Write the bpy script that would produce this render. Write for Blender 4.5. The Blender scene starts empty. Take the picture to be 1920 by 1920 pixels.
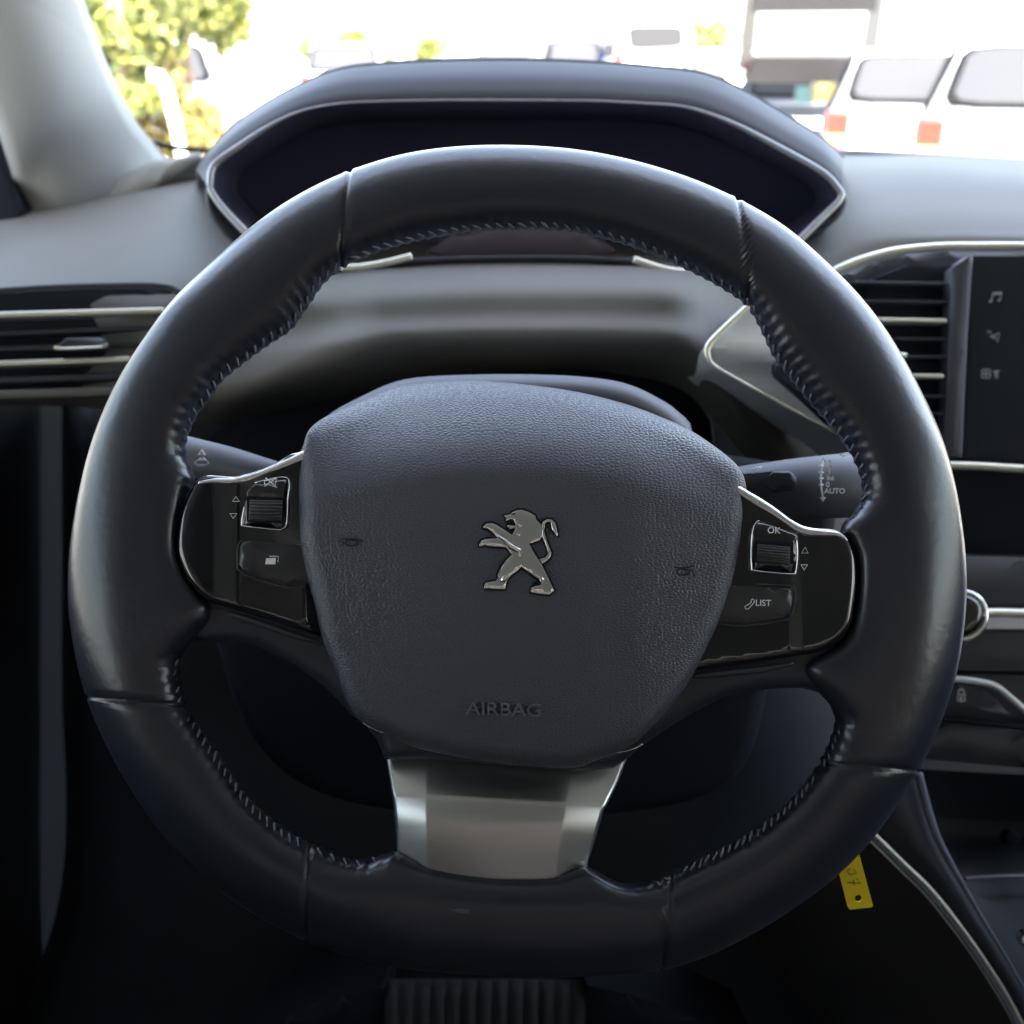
import bpy, bmesh, math, random
from mathutils import Vector, Matrix
from mathutils.geometry import delaunay_2d_cdt
random.seed(7)
SC = bpy.context.scene
COL = SC.collection
# ------------------------------------------------------------ camera, world, sun, exposure
PITCH = math.radians(23.5); FPX = 1968.0
CAM = Vector((0, 0, 1.40))
FW = Vector((0, math.cos(PITCH), -math.sin(PITCH)))
UP = Vector((0, math.sin(PITCH), math.cos(PITCH)))
RT = Vector((1, 0, 0))
cd = bpy.data.cameras.new('camera'); cam = bpy.data.objects.new('camera', cd); COL.objects.link(cam)
cam.location = CAM; cam.rotation_euler = (math.pi/2 - PITCH, 0, 0)
cd.sensor_width = 36; cd.lens = 36*FPX/1920; cd.clip_start = 0.02; cd.clip_end = 2000
cd.dof.use_dof = True; cd.dof.focus_distance = 0.405; cd.dof.aperture_fstop = 11
SC.camera = cam
SUN_EL, SUN_AZ = math.radians(58), math.radians(152)     # azimuth clockwise from +Y: high, behind and to the right
W = bpy.data.worlds.new('World'); SC.world = W; W.use_nodes = True
nt = W.node_tree; bg = nt.nodes['Background']
sky = nt.nodes.new('ShaderNodeTexSky'); sky.sky_type = 'NISHITA'; sky.sun_disc = False
sky.sun_elevation = SUN_EL; sky.sun_rotation = SUN_AZ; sky.dust_density = 2.6; sky.ozone_density = .4; sky.air_density = 1.0
hs = nt.nodes.new('ShaderNodeHueSaturation'); hs.inputs['Saturation'].default_value = .68      # thin white cloud
nt.links.new(sky.outputs[0], hs.inputs['Color']); nt.links.new(hs.outputs[0], bg.inputs[0]); bg.inputs[1].default_value = 0.15
sl = bpy.data.lights.new('sun', 'SUN'); sl.energy = 4.0; sl.angle = math.radians(0.5); sl.color = (1, .95, .88)
so = bpy.data.objects.new('sun', sl); COL.objects.link(so)
sdir = Vector((math.sin(SUN_AZ)*math.cos(SUN_EL), math.cos(SUN_AZ)*math.cos(SUN_EL), math.sin(SUN_EL)))
so.rotation_euler = sdir.to_track_quat('Z', 'Y').to_euler()
so.location = (0, -5, 8)
SC.view_settings.view_transform = 'Standard'; SC.view_settings.look = 'None'
SC.view_settings.exposure = 3.8; SC.view_settings.gamma = 1; SC.view_settings.use_curve_mapping = False
SC.cycles.use_denoising = True; SC.cycles.max_bounces = 8; SC.cycles.diffuse_bounces = 4
SC.cycles.transparent_max_bounces = 8; SC.cycles.sample_clamp_indirect = 6; SC.cycles.caustics_reflective = False

# ------------------------------------------------------------ helpers
def P(px, py, d): return CAM + FW*d + RT*((px-960)/FPX*d) + UP*((960-py)/FPX*d)
D0 = 0.41; PX = D0/FPX                      # wheel plane distance, metres per pixel there

def mat(name, col, rough=.5, metal=0., spec=.5, bump=None, coat=0., sheen=0., emit=None, mottled=0.):
    m = bpy.data.materials.new(name); m.use_nodes = True; n = m.node_tree; b = n.nodes['Principled BSDF']
    b.inputs['Base Color'].default_value = (*col, 1); b.inputs['Roughness'].default_value = rough
    b.inputs['Metallic'].default_value = metal; b.inputs['Specular IOR Level'].default_value = spec
    b.inputs['Coat Weight'].default_value = coat; b.inputs['Coat Roughness'].default_value = .05
    b.inputs['Sheen Weight'].default_value = sheen
    tc = n.nodes.new('ShaderNodeTexCoord')
    if mottled:
        no = n.nodes.new('ShaderNodeTexNoise'); no.inputs['Scale'].default_value = mottled; no.inputs['Detail'].default_value = 5
        mr = n.nodes.new('ShaderNodeMapRange'); mr.inputs[3].default_value = .75; mr.inputs[4].default_value = 1.3
        n.links.new(tc.outputs['Object'], no.inputs['Vector']); n.links.new(no.outputs['Fac'], mr.inputs[0])
        mx = n.nodes.new('ShaderNodeMix'); mx.data_type = 'RGBA'; mx.blend_type = 'MULTIPLY'; mx.inputs[0].default_value = 1
        mx.inputs[6].default_value = (*col, 1); n.links.new(mr.outputs[0], mx.inputs[7]); n.links.new(mx.outputs[2], b.inputs['Base Color'])
        r2 = n.nodes.new('ShaderNodeMapRange'); r2.inputs[3].default_value = rough*.8; r2.inputs[4].default_value = min(1, rough*1.2)
        n.links.new(no.outputs['Fac'], r2.inputs[0]); n.links.new(r2.outputs[0], b.inputs['Roughness'])
    if bump:
        kind, scale, strength, dist = bump
        mp = n.nodes.new('ShaderNodeMapping'); n.links.new(tc.outputs['Object'], mp.inputs['Vector'])
        bp = n.nodes.new('ShaderNodeBump'); bp.inputs['Strength'].default_value = strength; bp.inputs['Distance'].default_value = dist
        if kind == 'grain':                         # stretched leather cells, warped
            dt = n.nodes.new('ShaderNodeVectorMath'); dt.operation = 'DOT_PRODUCT'; dt.inputs[1].default_value = tuple(UP)
            n.links.new(tc.outputs['Object'], dt.inputs[0])
            sx = n.nodes.new('ShaderNodeSeparateXYZ'); n.links.new(tc.outputs['Object'], sx.inputs[0])
            cb = n.nodes.new('ShaderNodeCombineXYZ'); n.links.new(sx.outputs[0], cb.inputs[0]); n.links.new(dt.outputs['Value'], cb.inputs[1])
            nz = n.nodes.new('ShaderNodeTexNoise'); nz.inputs['Scale'].default_value = 18; nz.inputs['Detail'].default_value = 1
            n.links.new(cb.outputs[0], nz.inputs['Vector'])
            ad = n.nodes.new('ShaderNodeVectorMath'); ad.operation = 'MULTIPLY_ADD'; ad.inputs[1].default_value = (.006, .018, 0)
            n.links.new(nz.outputs['Color'], ad.inputs[0]); n.links.new(cb.outputs[0], ad.inputs[2])
            sc_ = n.nodes.new('ShaderNodeVectorMath'); sc_.operation = 'MULTIPLY'; sc_.inputs[1].default_value = (.55, 1, 1)
            n.links.new(ad.outputs[0], sc_.inputs[0])
            v = n.nodes.new('ShaderNodeTexVoronoi'); v.voronoi_dimensions = '2D'; v.feature = 'DISTANCE_TO_EDGE'; v.inputs['Scale'].default_value = scale
            n.links.new(sc_.outputs[0], v.inputs['Vector'])
            r = n.nodes.new('ShaderNodeMapRange'); r.interpolation_type = 'SMOOTHSTEP'; r.inputs[2].default_value = .34
            n.links.new(v.outputs['Distance'], r.inputs[0]); n.links.new(r.outputs[0], bp.inputs['Height'])
        elif kind == 'noise':
            nz = n.nodes.new('ShaderNodeTexNoise'); nz.inputs['Scale'].default_value = scale; nz.inputs['Detail'].default_value = 4
            n.links.new(mp.outputs[0], nz.inputs['Vector']); n.links.new(nz.outputs['Fac'], bp.inputs['Height'])
        elif kind == 'brushed':
            mp.inputs['Scale'].default_value = (1, 40, 40)
            nz = n.nodes.new('ShaderNodeTexNoise'); nz.inputs['Scale'].default_value = scale; nz.inputs['Detail'].default_value = 3
            n.links.new(mp.outputs[0], nz.inputs['Vector']); n.links.new(nz.outputs['Fac'], bp.inputs['Height'])
        n.links.new(bp.outputs[0], b.inputs['Normal'])
    return m

M = dict(
 leather=mat('rim_leather', (.019, .021, .031), .28, spec=.6, bump=('noise', 260, .22, .0006)),
 airbag=mat('airbag_vinyl', (.062, .064, .084), .40, spec=.6, bump=('grain', 960, .34, .0006)),
 vinyl_smooth=mat('moulded_vinyl', (.034, .036, .048), .45, spec=.5),
 dash=mat('dash_pad', (.150, .145, .132), .65, spec=.22, bump=('noise', 1500, .18, .0003), mottled=6),
 hood=mat('hood_plastic', (.014, .013, .021), .5, spec=.4, bump=('noise', 1500, .1, .0002)),
 plastic=mat('dark_plastic', (.026, .028, .038), .42, spec=.5, mottled=15),
 grainy=mat('console_plastic', (.045, .047, .055), .5, bump=('noise', 900, .5, .0005)),
 matte=mat('dark_matte_plastic', (.014, .018, .026), .6, spec=.3),  # even dark bluish tone, low gloss
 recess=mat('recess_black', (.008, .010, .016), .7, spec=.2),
 gloss=mat('piano_black', (.006, .006, .008), .06, spec=.6, coat=.6),
 rubber=mat('knurled_rubber', (.045, .045, .047), .5),
 chrome=mat('chrome', (.90, .90, .88), .08, 1),
 satin=mat('satin_metal', (.55, .55, .53), .30, 1, bump=('brushed', 60, .12, .0002)),
 satin_soft=mat('satin_silver_trim', (.80, .81, .80), .36, .1),
 champagne=mat('champagne_trim', (.80, .78, .66), .38, .8),
 shroud=mat('column_shroud', (.10, .10, .115), .55),
 pillar=mat('pillar_lining', (  .36, .37, .36), .85, bump=('noise', 1200, .2, .0005)),
 screen=mat('screen_glass', (.012, .016, .022), .12, spec=.5),
 icon=mat('icon_white', (.9, .9, .88), .5),
 icon_dim=mat('icon_grey', (.30, .30, .32), .5),
 yellow=mat('yellow_card', (1.0, .74, .01), .35),
 ink=mat('ink_black', (.02, .02, .02), .6),
 stitch=mat('thread', (.15, .15, .18), .55),
 seat=mat('seat_fabric', (.014, .013, .014), .9, bump=('noise', 600, .5, .001)),
 carpet=mat('carpet', (.018, .019, .022), .95),
)

def empty(name, loc, label, cat, group=None):
    o = bpy.data.objects.new(name, None); COL.objects.link(o); o.location = loc
    o.empty_display_size = .05
    o['label'] = label; o['category'] = cat
    if group: o['group'] = group
    return o
def wloc(o):
    v = Vector((0, 0, 0))
    while o: v = v + o.location; o = o.parent
    return v
def build(name, verts, faces, m, parent=None, smooth=True, kind=None, auto=None):
    c = Vector((0, 0, 0))
    for v in verts: c += v
    c /= len(verts)
    me = bpy.data.meshes.new(name)
    me.from_pydata([tuple(v-c) for v in verts], [], faces)
    bm = bmesh.new(); bm.from_mesh(me); bmesh.ops.recalc_face_normals(bm, faces=bm.faces)
    bm.to_mesh(me); bm.free()
    if smooth:
        for p in me.polygons: p.use_smooth = True
        if auto: me.set_sharp_from_angle(angle=math.radians(auto))
    me.materials.append(m if not isinstance(m, str) else M[m])
    o = bpy.data.objects.new(name, me); COL.objects.link(o)
    if parent: o.parent = parent; o.location = c - wloc(parent)
    else: o.location = c
    if kind: o['kind'] = kind
    return o
class MB:
    def __init__(s): s.v = []; s.f = []
    def add(s, v, f):
        n = len(s.v); s.v += v; s.f += [tuple(i+n for i in q) for q in f]; return s
    def build(s, name, m, parent=None, **k): return build(name, s.v, s.f, m, parent, **k)

def cr(p0, p1, p2, p3, t):
    return 0.5*((2*p1) + (-p0+p2)*t + (2*p0-5*p1+4*p2-p3)*t*t + (-p0+3*p1-3*p2+p3)*t*t*t)
def curve(pts, n=8, closed=False):
    pts = [Vector(p) for p in pts]; N = len(pts); out = []
    rng = N if closed else N-1
    for i in range(rng):
        g = (lambda k: pts[k % N]) if closed else (lambda k: pts[max(0, min(N-1, k))])
        for j in range(n): out.append(cr(g(i-1), g(i), g(i+1), g(i+2), j/n))
    if not closed: out.append(pts[-1].copy())
    return out
def pxd(pts, d):                       # pixel polyline (px,py[,d]) to 3-D
    return [P(p[0], p[1], p[2] if len(p) > 2 else d) for p in pts]
def tube_v(pts, r, seg=10, closed=False, flat=1.0):
    V = []; Fc = []; N = len(pts)
    for i, p in enumerate(pts):
        a = pts[(i-1) % N] if (closed or i > 0) else p
        b = pts[(i+1) % N] if (closed or i < N-1) else p
        t = (b-a).normalized(); s = t.cross(FW)
        if s.length < 1e-4: s = t.cross(UP)
        s.normalize(); u = s.cross(t).normalized()
        rr = r[i] if isinstance(r, (list, tuple)) else r
        for k in range(seg):
            an = 2*math.pi*k/seg
            V.append(p + s*(math.cos(an)*rr) + u*(math.sin(an)*rr*flat))
    for i in range(N if closed else N-1):
        j = (i+1) % N
        for k in range(seg):
            k2 = (k+1) % seg; Fc.append((i*seg+k, i*seg+k2, j*seg+k2, j*seg+k))
    if not closed:
        Fc.append(tuple(range(seg))); Fc.append(tuple((N-1)*seg+k for k in range(seg)))
    return V, Fc
def tube(name, pts, d, rpx, m, parent, n=6, closed=False, seg=10, flat=1.0, **k):
    """pts pixel points; rpx radius in pixels at its distance"""
    c = curve([Vector((p[0], p[1], p[2] if len(p) > 2 else d)) for p in pts], n, closed)
    q = [P(*p) for p in c]
    if isinstance(rpx, (list, tuple)):
        L = len(c)-1; R = []
        for i in range(len(c)):
            t = i/L*(len(rpx)-1); a = int(min(t, len(rpx)-2)); R.append((rpx[a]*(1-t+a)+rpx[a+1]*(t-a))*c[i].z/FPX)
    else: R = [rpx*p.z/FPX for p in c]
    return build(name, *tube_v(q, R, seg, closed, flat), m, parent, **k)

def inside(poly, x, y):
    r = False; n = len(poly); j = n-1
    for i in range(n):
        xi, yi = poly[i][0], poly[i][1]; xj, yj = poly[j][0], poly[j][1]
        if (yi > y) != (yj > y) and x < (xj-xi)*(y-yi)/(yj-yi)+xi: r = not r
        j = i
    return r
def edist(poly, x, y):
    best = 1e9; n = len(poly)
    for i in range(n):
        ax, ay = poly[i][0], poly[i][1]; bx, by = poly[(i+1) % n][0], poly[(i+1) % n][1]
        dx, dy = bx-ax, by-ay; L = dx*dx+dy*dy
        t = 0 if L == 0 else max(0, min(1, ((x-ax)*dx+(y-ay)*dy)/L))
        q = (x-ax-t*dx)**2+(y-ay-t*dy)**2
        if q < best: best = q
    return math.sqrt(best)
def pillow_v(outline, d, zf=None, edge=6, eh=None, skirt=None, step=14, rings=None, prof='round'):
    """Raised piece with a rounded edge. outline in pixels; z (toward the viewer) in metres."""
    poly = [(p[0], p[1]) for p in outline]
    area = sum(poly[i][0]*poly[(i+1) % len(poly)][1]-poly[(i+1) % len(poly)][0]*poly[i][1] for i in range(len(poly)))
    if area < 0: poly = poly[::-1]
    zf = zf or (lambda x, y: 0.0)
    ef = edge if callable(edge) else (lambda x, y: edge)
    mpp = d/FPX
    hf = eh if callable(eh) else (lambda x, y: (ef(x, y)*mpp*.9 if eh is None else eh))
    skirt = skirt if skirt is not None else .006
    n = len(poly); pts = [Vector(p) for p in poly]
    emax = max(ef(*p) for p in poly)
    rings = rings or [.06, .16, .3, .48, .7, 1.0]
    nrm = []
    for i in range(n):
        a = Vector(poly[i-1]); b = Vector(poly[i]); c = Vector(poly[(i+1) % n])
        t = ((b-a).normalized()+(c-b).normalized())
        t = t.normalized() if t.length > 1e-6 else (c-a).normalized()
        nrm.append(Vector((-t.y, t.x)))
    def drop_at(u, h): return h*(1-math.sqrt(max(0, 1-(1-min(1, u))**2))) if prof == 'round' else h*((1-min(1, u))**1.6)
    last = [Vector(poly[i])+nrm[i]*ef(*poly[i]) for i in range(n)]
    ok = sum(not (inside(poly, q.x, q.y) and edist(poly, q.x, q.y) > .7*ef(*poly[i])) for i, q in enumerate(last)) <= .08*n and n > 24
    V = []; Fc = []
    x0 = min(p[0] for p in poly); x1 = max(p[0] for p in poly); y0 = min(p[1] for p in poly); y1 = max(p[1] for p in poly)
    if ok:
        rs = [0]+[r for r in rings if r <= 1.0]
        if rs[-1] != 1.0: rs.append(1.0)
        for r in rs:
            for i in range(n):
                q = Vector(poly[i])+nrm[i]*(ef(*poly[i])*r)
                V.append(P(q.x, q.y, d-(zf(q.x, q.y)-drop_at(r, hf(*poly[i])))))
        for k in range(len(rs)-1):
            for i in range(n):
                j = (i+1) % n; Fc.append((k*n+i, k*n+j, (k+1)*n+j, (k+1)*n+i))
        inner_ = [(q.x, q.y) for q in last]; pts = [q.copy() for q in last]
        yy = y0+step*.5; row = 0
        while yy < y1:
            xx = x0+step*(.25 if row % 2 else .75)
            while xx < x1:
                if inside(inner_, xx, yy) and edist(inner_, xx, yy) > step*.4: pts.append(Vector((xx, yy)))
                xx += step
            yy += step*.9; row += 1
        res = delaunay_2d_cdt(pts, [], [list(range(n))], 1, 1e-5)
        base = (len(rs)-1)*n; mp = {}
        for i, o in enumerate(res[3]):
            k = next((q for q in o if q < n), None)
            if k is not None: mp[i] = base+k
            else:
                mp[i] = len(V); v = res[0][i]; V.append(P(v.x, v.y, d-zf(v.x, v.y)))
        for f in res[2]:
            g = tuple(dict.fromkeys(mp[i] for i in f))
            if len(g) > 2: Fc.append(g)
        base = len(V)
        for i in range(n): V.append(V[i]+FW*skirt)
        for i in range(n):
            j = (i+1) % n; Fc.append((i, j, base+j, base+i))
        return V, Fc
    for r in rings:
        for i in range(n):
            b = Vector(poly[i]); e = ef(*b); q = b+nrm[i]*(e*r)
            if inside(poly, q.x, q.y) and edist(poly, q.x, q.y) > e*r*.93: pts.append(q)
    yy = y0+step*.5; row = 0
    while yy < y1:
        xx = x0+step*(.25 if row % 2 else .75)
        while xx < x1:
            if inside(poly, xx, yy) and edist(poly, xx, yy) > ef(xx, yy)*1.03+step*.25: pts.append(Vector((xx, yy)))
            xx += step
        yy += step*.9; row += 1
    res = delaunay_2d_cdt(pts, [], [list(range(n))], 1, 1e-4)
    vs, fs, ov = res[0], res[2], res[3]
    for v in vs:
        dd = edist(poly, v.x, v.y); e = max(ef(v.x, v.y), 1e-6)
        V.append(P(v.x, v.y, d-(zf(v.x, v.y)-drop_at(min(1, dd/e), hf(v.x, v.y)))))
    Fc = [tuple(f) for f in fs]
    bidx = {}
    for i, o in enumerate(ov):
        for k in o:
            if k < n: bidx[k] = i
    base = len(V); loop = [bidx[i] for i in range(n) if i in bidx]
    for i in loop: V.append(V[i]+FW*skirt)
    L = len(loop)
    for i in range(L):
        j = (i+1) % L; Fc.append((loop[i], loop[j], base+j, base+i))
    return V, Fc
def pillow(name, outline, d, m, parent, smoothn=0, **k):
    b = {q: k.pop(q) for q in ('kind', 'auto') if q in k}
    if smoothn: outline = [(p.x, p.y) for p in curve([Vector((a[0], a[1])) for a in outline], smoothn, True)]
    v, f = pillow_v(outline, d, **k)
    b.setdefault('auto', 50)
    return build(name, v, f, m, parent, **b)
def bar_v(p0, p1, h, depth):
    """box between two 3-D points, height h (m) along UP, depth along FW (behind)"""
    V = []
    for p in (p0, p1):
        for a, b in ((-.5, 0), (.5, 0), (.5, 1), (-.5, 1)): V.append(p+UP*(h*a)+FW*(depth*b))
    return V, [(0, 1, 2, 3), (7, 6, 5, 4), (0, 4, 5, 1), (1, 5, 6, 2), (2, 6, 7, 3), (3, 7, 4, 0)]
def bevel(o, w, seg=3):
    md = o.modifiers.new('bevel', 'BEVEL'); md.width = w; md.segments = seg; md.limit_method = 'ANGLE'; md.angle_limit = .6
    return o
def grid(name, rows, m, parent, sub=6, solid=0, **k):
    """rows of (px,py,d); smooth bicubic sheet"""
    R = [[Vector(p) for p in r] for r in rows]
    R2 = [curve(r, sub) for r in R]
    cols = list(zip(*R2)); C2 = [curve(list(c), sub) for c in cols]
    nc = len(C2); nr = len(C2[0])
    V = [P(*C2[c][r]) for r in range(nr) for c in range(nc)]
    Fc = [(r*nc+c, r*nc+c+1, (r+1)*nc+c+1, (r+1)*nc+c) for r in range(nr-1) for c in range(nc-1)]
    o = build(name, V, Fc, m, parent, **k)
    if solid:
        md = o.modifiers.new('thick', 'SOLIDIFY'); md.thickness = solid; md.offset = 0
    return o
def box_v(c, s, rot=None):
    V = []
    for z in (-.5, .5):
        for x, y in ((-.5, -.5), (.5, -.5), (.5, .5), (-.5, .5)):
            v = Vector((x*s[0], y*s[1], z*s[2]))
            if rot: v = rot @ v
            V.append(Vector(c)+v)
    return V, [(0, 3, 2, 1), (4, 5, 6, 7), (0, 1, 5, 4), (1, 2, 6, 5), (2, 3, 7, 6), (3, 0, 4, 7)]
def strokes(name, lines, d, rpx, m, parent):
    mb = MB()
    for l in lines:
        closed = len(l) > 2 and l[0] == l[-1]
        q = pxd(l[:-1] if closed else l, d)
        mb.add(*tube_v(q, rpx*d/FPX, 6, closed, .5))
    return mb.build(name, m, parent)
def flatpoly(name, outline, d, th, m, parent, bev=0):
    n = len(outline); a = pxd(outline, d); b = [p+FW*th for p in a]
    o = build(name, a+b, [tuple(range(n)), tuple(range(2*n-1, n-1, -1))]+[(i, (i+1) % n, n+(i+1) % n, n+i) for i in range(n)], m, parent, smooth=bev > 0, auto=40 if bev else None)
    if bev: bevel(o, bev, 2)
    return o
def text(name, s, px, py, hpx, d, m, parent, rot=0, depth=.00012, xs=1.0, bold=0., axes=None):
    """s drawn with cap height hpx (pixels) centred at px,py"""
    cu = bpy.data.curves.new(name, 'FONT'); cu.body = s; cu.align_x = 'CENTER'; cu.align_y = 'CENTER'
    cu.size = 1; cu.offset = bold; cu.resolution_u = 3
    tmp = bpy.data.objects.new('tmp', cu); COL.objects.link(tmp)
    dg = bpy.context.evaluated_depsgraph_get(); me = bpy.data.meshes.new_from_object(tmp.evaluated_get(dg))
    bpy.data.objects.remove(tmp)
    s_ = hpx/.72*d/FPX; cr_, sr = math.cos(rot), math.sin(rot)
    V = []; o = P(px, py, d)
    bm = bmesh.new(); bm.from_mesh(me)
    ret = bmesh.ops.extrude_face_region(bm, geom=bm.faces[:]); 
    for v in [g for g in ret['geom'] if isinstance(g, bmesh.types.BMVert)]: v.co.z += 1
    bm.verts.index_update()
    for v in bm.verts:
        x = v.co.x*s_*xs; y = v.co.y*s_; x, y = x*cr_-y*sr, x*sr+y*cr_
        V.append(o+RT*x+UP*y-FW*(v.co.z*depth))
    Fc = [tuple(v.index for v in f.verts) for f in bm.faces]; bm.free(); bpy.data.meshes.remove(me)
    return build(name, V, Fc, m, parent, smooth=False)

# ============================================================ SETTING: ground outside
gm = mat('ground_concrete', (.42, .41, .38), .9, mottled=.6)
build('ground', [Vector(p) for p in ((-400, -200, 0), (400, -200, 0), (400, 900, 0), (-400, 900, 0))], [(0, 1, 2, 3)], gm, None, smooth=False, kind='structure')

# unseen shelter added to shape the cabin light: flat roof and back wall
shel = empty('added_shelter', (.4, -7.6, 0), 'unseen flat roof on four posts with a back wall, added to shade our car', 'shelter')
def box0(c, s):
    V = [Vector((c[0]+x*s[0], c[1]+y*s[1], c[2]+z*s[2])) for z in (-.5, .5) for x, y in ((-.5, -.5), (.5, -.5), (.5, .5), (-.5, .5))]
    return V, [(0, 3, 2, 1), (4, 5, 6, 7), (0, 1, 5, 4), (1, 2, 6, 5), (2, 3, 7, 6), (3, 0, 4, 7)]
build('shelter_roof', *box0((.4, -3.35, 3.3), (16, 8.7, .15)), mat('shelter_roof_paint', (.22, .22, .22), .8), shel, smooth=False)
for x_ in (-7.3, 8.1):
    for y_ in (-7.3, .8): build('added_shelter_post', *box0((x_, y_, 1.61), (.14, .14, 3.22)), M['plastic'], shel, smooth=False)

build('added_shade_wall', *box0((.4, -7.8, 1.6), (16, .2, 3.2)), mat('added_wall_render', (.42, .33, .25), .9), shel, smooth=False)  # added out of view to cut rear light and give warm reflections

# ============================================================ CAR BODY (shell round the cabin)
shell = empty('car_cabin', Vector((.37, -.3, .35)), 'cabin of the car we sit in, with pale grey windscreen pillar at upper left', 'car')
mb = MB()
# roof lining, curved a little
mb.add(*box_v((.37, -.74, 1.80), (1.50, 2.30, .03)))
mb.build('roof_lining', M['pillar'], shell, smooth=False)
mb = MB()
for x in (-.45, 1.19):
    mb.add(*box_v((x, -.45, .80), (.05, 3.1, .72)))         # doors up to the waist
    mb.add(*box_v((x, -.62, 1.45), (.05, .16, .66)))        # B pillar
    mb.add(*box_v((x, -1.85, 1.45), (.05, .35, .66)))       # C pillar
mb.add(*box_v((.37, -2.02, .80), (1.7, .05, .85)))
mb.build('door_panel', mat('door_panel', (.03, .033, .04), .6), shell, smooth=False)
mb = MB(); mb.add(*box_v((.37, -.35, .46), (1.7, 3.4, .03))); mb.add(*box_v((.37, 1.34, .85), (1.7, .03, .8)))
mb.build('cabin_floor', M['carpet'], shell, smooth=False)
# A pillar: pale lining seen at upper left, closed lens section
def pillar(name, L, Rr, m, parent, bulge=.035, seg=10, back=.03):
    V = []; Fc = []
    Lc = curve(L, 8); Rc = curve(Rr, 8)
    for a, b in zip(Lc, Rc):
        A = P(*a); B = P(*b); w = (B-A)
        n = w.cross(UP).normalized()
        if n.dot(FW) > 0: n = -n
        for k in range(seg+1):
            t = k/seg; V.append(A+w*t+n*(bulge*math.sin(math.pi*t)**.8))
        for k in range(seg-1, 0, -1):
            t = k/seg; V.append(A+w*t-n*(back*math.sin(math.pi*t)))
    S = 2*seg
    for i in range(len(Lc)-1):
        for k in range(S):
            k2 = (k+1) % S; Fc.append((i*S+k, i*S+k2, (i+1)*S+k2, (i+1)*S+k))
    return build(name, V, Fc, m, parent)
pillar('windscreen_pillar',
   [(-230, -330, .80), (-120, -50, .87), (0, 258, .93), (40, 385, .98), (70, 470, 1.0), (90, 560, 1.02)],
   [(40, -330, .84), (120, -110, .90), (193, 100, .97), (248, 215, 1.0), (293, 275, 1.04), (350, 350, 1.12), (410, 430, 1.16)], M['pillar'], shell)
pillow('pillar_foot', [(20, 420), (40, 388), (140, 352), (215, 332), (285, 303), (330, 296), (352, 290), (372, 284), (380, 300), (300, 345), (120, 430)], 1.0, M['pillar'], shell, edge=10, skirt=.04)
pillow('window_frame', [(-120, 150), (-25, 180), (0, 262), (22, 330), (44, 392), (30, 440), (-120, 470)], .955, M['recess'], shell, edge=6, skirt=.05)
# windscreen glass with slim black border at its foot
gl = bpy.data.materials.new('windscreen_glass'); gl.use_nodes = True; n = gl.node_tree; n.nodes.clear()
out = n.nodes.new('ShaderNodeOutputMaterial'); mx = n.nodes.new('ShaderNodeMixShader'); 
tr = n.nodes.new('ShaderNodeBsdfTransparent'); tr.inputs[0].default_value = (.93, .95, .94, 1); gs = n.nodes.new('ShaderNodeBsdfGlossy'); gs.inputs['Roughness'].default_value = .0
mx.inputs[0].default_value = .05; n.links.new(tr.outputs[0], mx.inputs[1]); n.links.new(gs.outputs[0], mx.inputs[2]); n.links.new(mx.outputs[0], out.inputs[0])
V = []; Fc = []; N = 24
for i in range(13):
    t = i/12
    for j in range(N+1):
        s = j/N*2-1
        y = 1.36-.95*t-.10*s*s*(1-.3*t); z = 1.245+.55*t-.10*t*t*.0+.03*math.sin(math.pi*t)
        V.append(Vector((.37+s*(.86-.14*t), y, z)))
for i in range(12):
    for j in range(N): Fc.append((i*(N+1)+j, i*(N+1)+j+1, (i+1)*(N+1)+j+1, (i+1)*(N+1)+j))
build('windscreen', V, Fc, gl, shell)
tube('windscreen_seal', [(280, 268), (300, 272), (345, 279), (400, 284), (470, 288)], 1.22, 5, M['recess'], shell)

tg_ = gl.copy(); tg_.name = 'tinted_side_glass'
for nn in tg_.node_tree.nodes:
    if nn.type == 'BSDF_TRANSPARENT': nn.inputs[0].default_value = (.42, .44, .44, 1)
for x in (-.45, 1.19):
    build('side_window', [Vector((x, -1.95, 1.15)), Vector((x, 1.05, 1.15)), Vector((x*.97+.01, .30, 1.79)), Vector((x*.97+.01, -1.95, 1.79))], [(0, 1, 2, 3)], tg_, shell, smooth=False)
build('rear_window', [Vector((-.43, -2.03, 1.22)), Vector((1.17, -2.03, 1.22)), Vector((1.1, -1.90, 1.79)), Vector((-.36, -1.90, 1.79))], [(0, 1, 2, 3)], tg_, shell, smooth=False)
# ============================================================ DASHBOARD
dash = empty('dashboard', P(960, 900, .8), 'wide dark grey dashboard with instrument hood, air vents and touchscreen behind the steering wheel', 'dashboard')
cx = [-250, -60, 60, 200, 330, 430, 560, 700, 850, 1000, 1150, 1290, 1400, 1500, 1620, 1760, 1920, 2150]
back = [455, 418, 392, 345, 303, 288, 270, 262, 258, 258, 262, 270, 278, 281, 284, 287, 296, 312]
bd   = [.93, .96, .98, 1.05, 1.12, 1.15, 1.2, 1.22, 1.24, 1.24, 1.24, 1.24, 1.24, 1.24, 1.23, 1.22, 1.20, 1.15]
r1   = [485, 450, 425, 395, 365, 350, 345, 345, 345, 345, 345, 345, 345, 338, 325, 320, 330, 350]
r2   = [520, 492, 476, 458, 448, 445, 455, 465, 462, 460, 462, 462, 440, 420, 385, 378, 382, 395]
r3   = [548, 530, 522, 514, 520, 530, 545, 530, 522, 520, 520, 525, 510, 475, 438, 430, 432, 440]
r4   = [570, 560, 555, 556, 585, 600, 610, 600, 592, 590, 590, 596, 610, 560, 500, 480, 480, 490]
r5   = [640, 640, 640, 660, 680, 690, 660, 645, 636, 634, 636, 648, 700, 700, 700, 700, 700, 700]
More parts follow.
